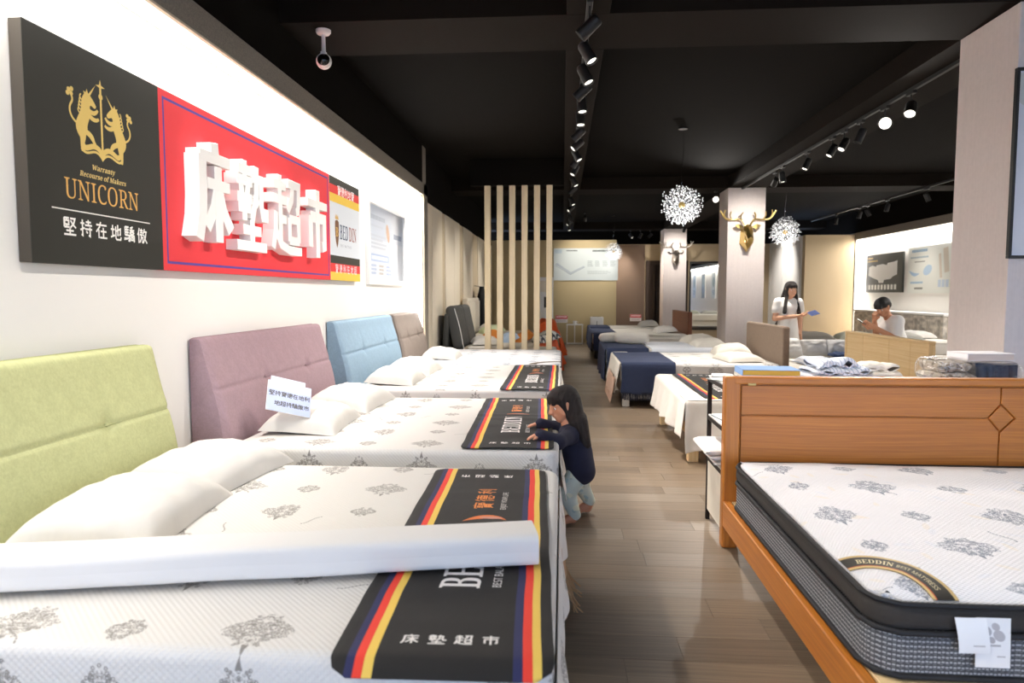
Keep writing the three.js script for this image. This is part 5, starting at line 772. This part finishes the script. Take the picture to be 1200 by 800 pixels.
const shift = (bones, b) => bones.map((q) => [q[0] - b[0], q[1] - b[1], q[2] - b[2], q[3], q[4] - b[0], q[5] - b[1], q[6] - b[2], q[7]]);
// head centred on c, chin to crown h, looking along f; returns bones and placed features
function headBones(c, h, f, up = [0, 1, 0]) {
  const F = V(...f).normalize(), U = V(...up).addScaledVector(F, -V(...up).dot(F)).normalize(), S = F.clone().cross(U), C = V(...c), q = (a, b, d) => C.clone().addScaledVector(F, a * h).addScaledVector(U, b * h).addScaledVector(S, d * h), o = [];
  const push = (a, ra, b, rb) => o.push([a.x, a.y, a.z, ra * h, b.x, b.y, b.z, rb * h]);
  push(q(-0.12, 0.12, 0), 0.34, q(0.07, 0.14, 0), 0.33); push(q(0.12, -0.14, 0), 0.27, q(0.2, -0.34, 0), 0.15); push(q(0.08, -0.2, 0.14), 0.2, q(0.18, -0.32, 0.05), 0.15); push(q(0.08, -0.2, -0.14), 0.2, q(0.18, -0.32, -0.05), 0.15);
  push(q(0.39, 0.02, 0), 0.04, q(0.47, -0.12, 0), 0.05); push(q(0.43, -0.13, 0.05), 0.035, q(0.43, -0.13, -0.05), 0.035); push(q(0.37, -0.25, 0.06), 0.035, q(0.37, -0.25, -0.06), 0.035);
  for (const s of [-1, 1]) push(q(-0.03, 0.04, s * 0.335), 0.055, q(0, -0.12, s * 0.325), 0.045);
  return { o, q, F, U, S, h };
}
function faceParts(H, t, base) {
  const g = (a, b, d, r) => { const p = H.q(a, b, d); return ball(r * H.h, p.x - base[0], p.y - base[1], p.z - base[2], 10); };
  const dark = std({ color: '#17100d', roughness: 0.3 }), wh = std({ color: '#efe9e4', roughness: 0.3 }), lip = std({ color: '#b0605a', roughness: 0.5 });
  for (const s of [-1, 1]) { part('eye', g(0.305, 0.0, s * 0.145, 0.056), wh, t); part('pupil', g(0.333, 0.0, s * 0.147, 0.034), dark, t); const a = H.q(0.385, 0.115, s * 0.06), b = H.q(0.34, 0.12, s * 0.2); part('eyebrow', rod([a.x - base[0], a.y - base[1], a.z - base[2]], [b.x - base[0], b.y - base[1], b.z - base[2]], 0.016 * H.h), dark, t); }
  const a = H.q(0.395, -0.245, 0.075), b = H.q(0.395, -0.245, -0.075), c = H.q(0.418, -0.245, 0); part('lips', tube([[a.x - base[0], a.y - base[1], a.z - base[2]], [c.x - base[0], c.y - base[1], c.z - base[2]], [b.x - base[0], b.y - base[1], b.z - base[2]]], 0.017 * H.h, 8, 6), lip, t);
}
{ // the little girl leaning on the second bed
  const B = [0.12, 0, -4.33], t = thing('person', 'small barefoot girl in navy top and pale leggings leaning on the mauve bed', 'person', B);
  const H = headBones([0.01, 0.742, -4.36], 0.215, [-0.9, -0.3, 0.3], [-0.1, 1, 0]);
  const hL = handBones([-0.125, 0.612, -4.02], [-0.97, -0.18, 0.05], [0, -1, 0], 0.085, 1, 0.18), hR = handBones([-0.135, 0.615, -4.36], [-0.98, -0.15, 0.05], [0, -1, 0], 0.085, -1, 0.1);
  const torso = [capsule([0.115, 0.36, -4.33], 0.082, [0.1, 0.44, -4.33], 0.078), capsule([0.1, 0.44, -4.33], 0.078, [0.06, 0.545, -4.34], 0.072), capsule([0.055, 0.565, -4.25], 0.042, [0.055, 0.565, -4.44], 0.042)];
  const neck = capsule([0.05, 0.57, -4.35], 0.045, [0.025, 0.68, -4.36], 0.042);
  const armL = [capsule([0.05, 0.56, -4.24], 0.04, [-0.02, 0.555, -4.09], 0.034), capsule([-0.02, 0.555, -4.09], 0.033, [-0.125, 0.612, -4.02], 0.024)], armR = [capsule([0.05, 0.56, -4.45], 0.04, [-0.05, 0.57, -4.44], 0.034), capsule([-0.05, 0.57, -4.44], 0.033, [-0.135, 0.615, -4.36], 0.024)];
  const legN = [capsule([0.12, 0.34, -4.28], 0.068, [0.035, 0.19, -4.27], 0.048), capsule([0.035, 0.19, -4.27], 0.047, [0.085, 0.06, -4.24], 0.03)], legF = [capsule([0.12, 0.34, -4.38], 0.068, [0.125, 0.2, -4.44], 0.048), capsule([0.125, 0.2, -4.44], 0.047, [0.185, 0.085, -4.46], 0.03)];
  const foot = (ax, ay, az, tx, tz) => [capsule([ax, ay, az], 0.03, [lerp(ax, tx, 0.15), 0.035, az], 0.03), capsule([lerp(ax, tx, 0.1), max(0.035, ay * 0.7), az], 0.03, [lerp(ax, tx, 0.7), 0.026, lerp(az, tz, 0.7)], 0.026), ...[-1, -0.45, 0.05, 0.5, 0.95].map((k, i) => capsule([lerp(ax, tx, 0.7), 0.02, lerp(az, tz, 0.7) + k * 0.02], 0.014, [lerp(ax, tx, 1) + abs(k - 0.3) * 0.01, 0.012, tz + k * 0.026], i === 4 ? 0.011 : 0.009))];
  const feet = [...foot(0.085, 0.06, -4.24, -0.02, -4.21), ...foot(0.185, 0.08, -4.46, 0.085, -4.44)];
  part('body', [blob(shift([...H.o], B), 84, 0.02), blob(shift([...torso, neck, ...armL, ...armR, ...legN, ...legF], B), 84, 0.018), blob(shift(hL, B), 48, 0.008), blob(shift(hR, B), 48, 0.008), blob(shift(feet, B), 70, 0.01)], std({ color: '#c98b6a', roughness: 0.6 }), t);
  const grow = (l, d) => l.map((q) => [q[0], q[1], q[2], q[3] + d, q[4], q[5], q[6], q[7] + d]);
  part('long_sleeved_top', blob(shift([...grow([...torso, ...armL, ...armR], 0.011), capsule([0.128, 0.33, -4.28], 0.088, [0.1, 0.44, -4.31], 0.085), capsule([0.128, 0.33, -4.38], 0.088, [0.1, 0.44, -4.35], 0.085)], B), 88, 0.022), fabric('#23243a'), t);
  const legM = std({ map: canvasTex(128, 128, (c, w, h) => { c.fillStyle = '#c9d3c6'; c.fillRect(0, 0, w, h); const r = rng(3); for (let i = 0; i < 40; i++) { c.fillStyle = ['#a9c0bd', '#dfe0c6', '#b8c4b0'][i % 3]; c.beginPath(); c.arc(r() * w, r() * h, 3 + r() * 6, 0, 7); c.fill(); } }), roughness: 0.9 });
  part('leggings', blob(shift([...grow([...legN, ...legF], 0.009), capsule([0.125, 0.31, -4.33], 0.082, [0.12, 0.34, -4.33], 0.08)], B), 76, 0.018, 0.3), legM, t);
  const q = (a, b, d) => H.q(a, b, d).toArray(), h = H.h;
  const hair = [capsule(q(-0.14, 0.17, 0), 0.385 * h, q(0.04, 0.21, 0), 0.36 * h), capsule(q(-0.22, 0, -0.1), 0.31 * h, [0.11, 0.6, -4.3], 0.05), capsule(q(-0.22, 0, 0.1), 0.31 * h, [0.11, 0.6, -4.4], 0.05), capsule([0.11, 0.64, -4.3], 0.055, [0.155, 0.5, -4.28], 0.03), capsule([0.11, 0.64, -4.4], 0.055, [0.15, 0.5, -4.38], 0.032), capsule([0.12, 0.62, -4.35], 0.05, [0.16, 0.48, -4.33], 0.03), capsule(q(0.3, 0.3, 0.14), 0.1 * h, q(0.36, 0.14, 0.2), 0.04 * h), capsule(q(0.3, 0.3, -0.14), 0.1 * h, q(0.36, 0.14, -0.2), 0.04 * h), capsule(q(0.32, 0.32, 0), 0.1 * h, q(0.41, 0.17, 0), 0.035 * h), capsule(q(0.1, 0.2, -0.3), 0.09 * h, q(0.06, -0.4, -0.3), 0.045 * h), capsule(q(0.1, 0.2, 0.3), 0.09 * h, q(0.06, -0.4, 0.3), 0.045 * h)];
  part('hair', blob(shift(hair, B), 72, 0.016), hairM, t); faceParts(H, t, B);
}
{ // woman standing behind the heap of cushions
  const B = [3.45, 0, -10.75], t = thing('person', 'standing woman with long dark hair in a white dress holding a tablet', 'person', B), Z = B[2], X = B[0];
  const H = headBones([X + 0.03, 1.515, Z + 0.02], 0.222, [0.22, -0.14, 0.95]);
  const hR = handBones([X + 0.1, 1.12, Z + 0.2], [0.85, 0.12, 0.5], [0, 1, -0.1], 0.16, 1, 0.45), hL = handBones([X + 0.185, 0.83, Z + 0.02], [0.05, -1, 0.1], [-1, 0, 0.2], 0.16, 1, 0.35);
  const torso = [capsule([X, 0.9, Z], 0.135, [X, 1.08, Z], 0.11), capsule([X - 0.05, 1.24, Z], 0.1, [X + 0.05, 1.24, Z], 0.1), capsule([X, 1.05, Z], 0.11, [X, 1.22, Z], 0.11), capsule([X - 0.14, 1.325, Z], 0.05, [X + 0.14, 1.325, Z], 0.05)], neck = capsule([X, 1.32, Z], 0.052, [X + 0.02, 1.45, Z + 0.01], 0.047);
  const aR = [capsule([X - 0.16, 1.31, Z], 0.048, [X - 0.2, 1.07, Z + 0.02], 0.04), capsule([X - 0.2, 1.07, Z + 0.02], 0.038, [X + 0.1, 1.12, Z + 0.2], 0.025)], aL = [capsule([X + 0.16, 1.31, Z], 0.048, [X + 0.19, 1.06, Z - 0.03], 0.04), capsule([X + 0.19, 1.06, Z - 0.03], 0.038, [X + 0.185, 0.83, Z + 0.02], 0.025)];
  const legs = [-1, 1].flatMap((s) => [capsule([X + s * 0.08, 0.86, Z], 0.085, [X + s * 0.08, 0.47, Z + 0.02], 0.056), capsule([X + s * 0.08, 0.47, Z + 0.02], 0.054, [X + s * 0.08, 0.08, Z], 0.034), capsule([X + s * 0.08, 0.04, Z - 0.02], 0.036, [X + s * 0.085, 0.025, Z + 0.16], 0.025)]);
  part('body', [blob(shift(H.o, B), 72, 0.02), blob(shift([...torso, neck, ...aR, ...aL, ...legs], B), 110, 0.02), blob(shift(hR, B), 44, 0.012), blob(shift(hL, B), 44, 0.012)], skin, t);
  part('dress', blob(shift([...torso.map((q) => [q[0], q[1], q[2], q[3] + 0.014, q[4], q[5], q[6], q[7] + 0.014]), capsule([X - 0.165, 1.31, Z], 0.062, [X - 0.185, 1.2, Z + 0.005], 0.066), capsule([X + 0.165, 1.31, Z], 0.062, [X + 0.18, 1.2, Z - 0.01], 0.066), capsule([X, 1.0, Z], 0.13, [X - 0.06, 0.5, Z], 0.16), capsule([X, 1.0, Z], 0.13, [X + 0.06, 0.5, Z], 0.16)], B), 84, 0.03), linen('#efeae2'), t);
  const q = (a, b, d) => H.q(a, b, d).toArray(), h = H.h;
  part('hair', blob(shift([capsule(q(-0.14, 0.17, 0), 0.385 * h, q(0.03, 0.21, 0), 0.365 * h), capsule(q(-0.2, 0, 0.12), 0.27 * h, [X - 0.07, 1.26, Z - 0.07], 0.06), capsule(q(-0.2, 0, -0.12), 0.27 * h, [X + 0.09, 1.26, Z - 0.07], 0.06), capsule(q(0.06, 0.15, 0.31), 0.1 * h, q(0.1, -0.45, 0.34), 0.12 * h), capsule(q(0.1, -0.45, 0.34), 0.12 * h, [X - 0.09, 1.17, Z + 0.125], 0.03), capsule(q(0.06, 0.15, -0.31), 0.1 * h, q(0.08, -0.45, -0.36), 0.12 * h), capsule(q(0.08, -0.45, -0.36), 0.12 * h, [X + 0.13, 1.15, Z + 0.11], 0.03), capsule(q(0.34, 0.3, 0.16), 0.08 * h, q(0.37, 0.16, 0.2), 0.05 * h), capsule(q(0.34, 0.3, -0.16), 0.08 * h, q(0.37, 0.16, -0.2), 0.05 * h), capsule(q(0.36, 0.32, 0), 0.08 * h, q(0.41, 0.18, 0), 0.04 * h)], B), 76, 0.016), hairM, t); faceParts(H, t, B);
  const tb = thing('tablet', 'blue grey tablet held in the hand of the standing woman', 'tablet', [X + 0.27, 1.165, Z + 0.305], 0.5); tb.rotation.order = 'YXZ'; tb.rotation.x = 0.5; tb.rotation.z = 0.25; tb.scale.setScalar(0.8); part('case', bx(-0.1, 0.1, -0.006, 0, -0.07, 0.07, 0.004), std({ color: '#58628a', roughness: 0.4 }), tb); part('screen', bx(-0.09, 0.09, 0, 0.002, -0.06, 0.06, 0.001), std({ color: '#4a5478', roughness: 0.15 }), tb);
}
{ // seated man reading his phone
  const B = [4.48, 0, -9.7], t = thing('person', 'seated man in a white t-shirt bending over a phone with a hand at his mouth', 'person', B), Z = B[2];
  const H = headBones([4.36, 1.265, Z + 0.04], 0.235, [-0.75, -0.5, 0.42], [-0.35, 1, 0.1]);
  const pel = [4.56, 0.66, Z], ch = [4.5, 0.96, Z], shN = [4.5, 1.08, Z + 0.17], shF = [4.48, 1.08, Z - 0.17];
  const wN = [4.2, 1.0, Z + 0.17], wF = [4.26, 1.09, Z + 0.02], hN = handBones(wN, [-0.85, 0.35, -0.2], [0, 0.35, -0.9], 0.17, 1, 0.6), hF = handBones(wF, [-0.1, 0.9, 0.3], [0.8, 0.2, -0.3], 0.16, -1, 0.8);
  const torso = [capsule(pel, 0.15, [4.54, 0.8, Z], 0.14), capsule([4.54, 0.8, Z], 0.14, ch, 0.135), capsule([4.5, 0.98, Z - 0.08], 0.1, [4.5, 0.98, Z + 0.08], 0.1), capsule(shN, 0.06, shF, 0.06)], neck = capsule([4.48, 1.08, Z], 0.06, [4.4, 1.2, Z + 0.02], 0.055);
  const aN = [capsule(shN, 0.058, [4.46, 0.84, Z + 0.23], 0.046), capsule([4.46, 0.84, Z + 0.23], 0.044, wN, 0.029)], aF = [capsule(shF, 0.058, [4.36, 0.86, Z - 0.12], 0.046), capsule([4.36, 0.86, Z - 0.12], 0.044, wF, 0.029)];
  const legs = [-1, 1].flatMap((s) => [capsule([4.54, 0.64, Z + s * 0.1], 0.095, [4.14, 0.6, Z + s * 0.12], 0.068), capsule([4.14, 0.6, Z + s * 0.12], 0.064, [4.16, 0.1, Z + s * 0.12], 0.04), capsule([4.17, 0.05, Z + s * 0.12], 0.045, [3.98 + 0.11, 0.035, Z + s * 0.13], 0.035)]);
  part('body', [blob(shift(H.o, B), 72, 0.02), blob(shift([...torso, neck, ...aN, ...aF, ...legs], B), 100, 0.022), blob(shift(hN, B), 44, 0.012), blob(shift(hF, B), 44, 0.012)], skin2, t);
  part('t_shirt', blob(shift([...torso.map((q) => [q[0], q[1], q[2], q[3] + 0.016, q[4], q[5], q[6], q[7] + 0.016]), capsule(shN, 0.078, [4.48, 0.93, Z + 0.21], 0.075), capsule(shF, 0.078, [4.42, 0.95, Z - 0.15], 0.072)], B), 76, 0.03), linen('#f0ede8'), t);
  part('trousers', blob(shift([...legs.filter((_, i) => i % 3 < 2).map((q) => [q[0], q[1], q[2], q[3] + 0.014, q[4], q[5], q[6], q[7] + 0.016]), capsule([4.56, 0.66, Z - 0.08], 0.13, [4.56, 0.66, Z + 0.08], 0.13)], B), 64, 0.03), fabric('#3c424e'), t);
  const q = (a, b, d) => H.q(a, b, d).toArray(), h = H.h;
  part('hair', blob(shift([capsule(q(-0.14, 0.18, 0), 0.39 * h, q(0.04, 0.23, 0), 0.375 * h), capsule(q(-0.26, 0.0, 0.1), 0.22 * h, q(-0.26, 0.0, -0.1), 0.22 * h), capsule(q(0.3, 0.32, 0.14), 0.11 * h, q(0.38, 0.18, 0.16), 0.07 * h), capsule(q(0.3, 0.32, -0.14), 0.11 * h, q(0.38, 0.18, -0.16), 0.07 * h), capsule(q(0.33, 0.34, 0), 0.11 * h, q(0.42, 0.2, 0), 0.06 * h)], B), 64, 0.02), std({ color: '#14100e', roughness: 0.6 }), t); faceParts(H, t, B);
  const ph = thing('phone', 'black phone in the hand of the seated man', 'phone', [4.06, 1.07, Z + 0.1], -0.6); ph.rotation.order = 'YXZ'; ph.rotation.z = -0.6; part('case', bx(-0.07, 0.07, -0.004, 0.004, -0.035, 0.035, 0.003), M.lampBlack, ph); part('screen', bx(-0.064, 0.064, 0.004, 0.0055, -0.031, 0.031, 0.0005), std({ color: '#1c2026', roughness: 0.1 }), ph);
}
renderer.render(scene, camera);
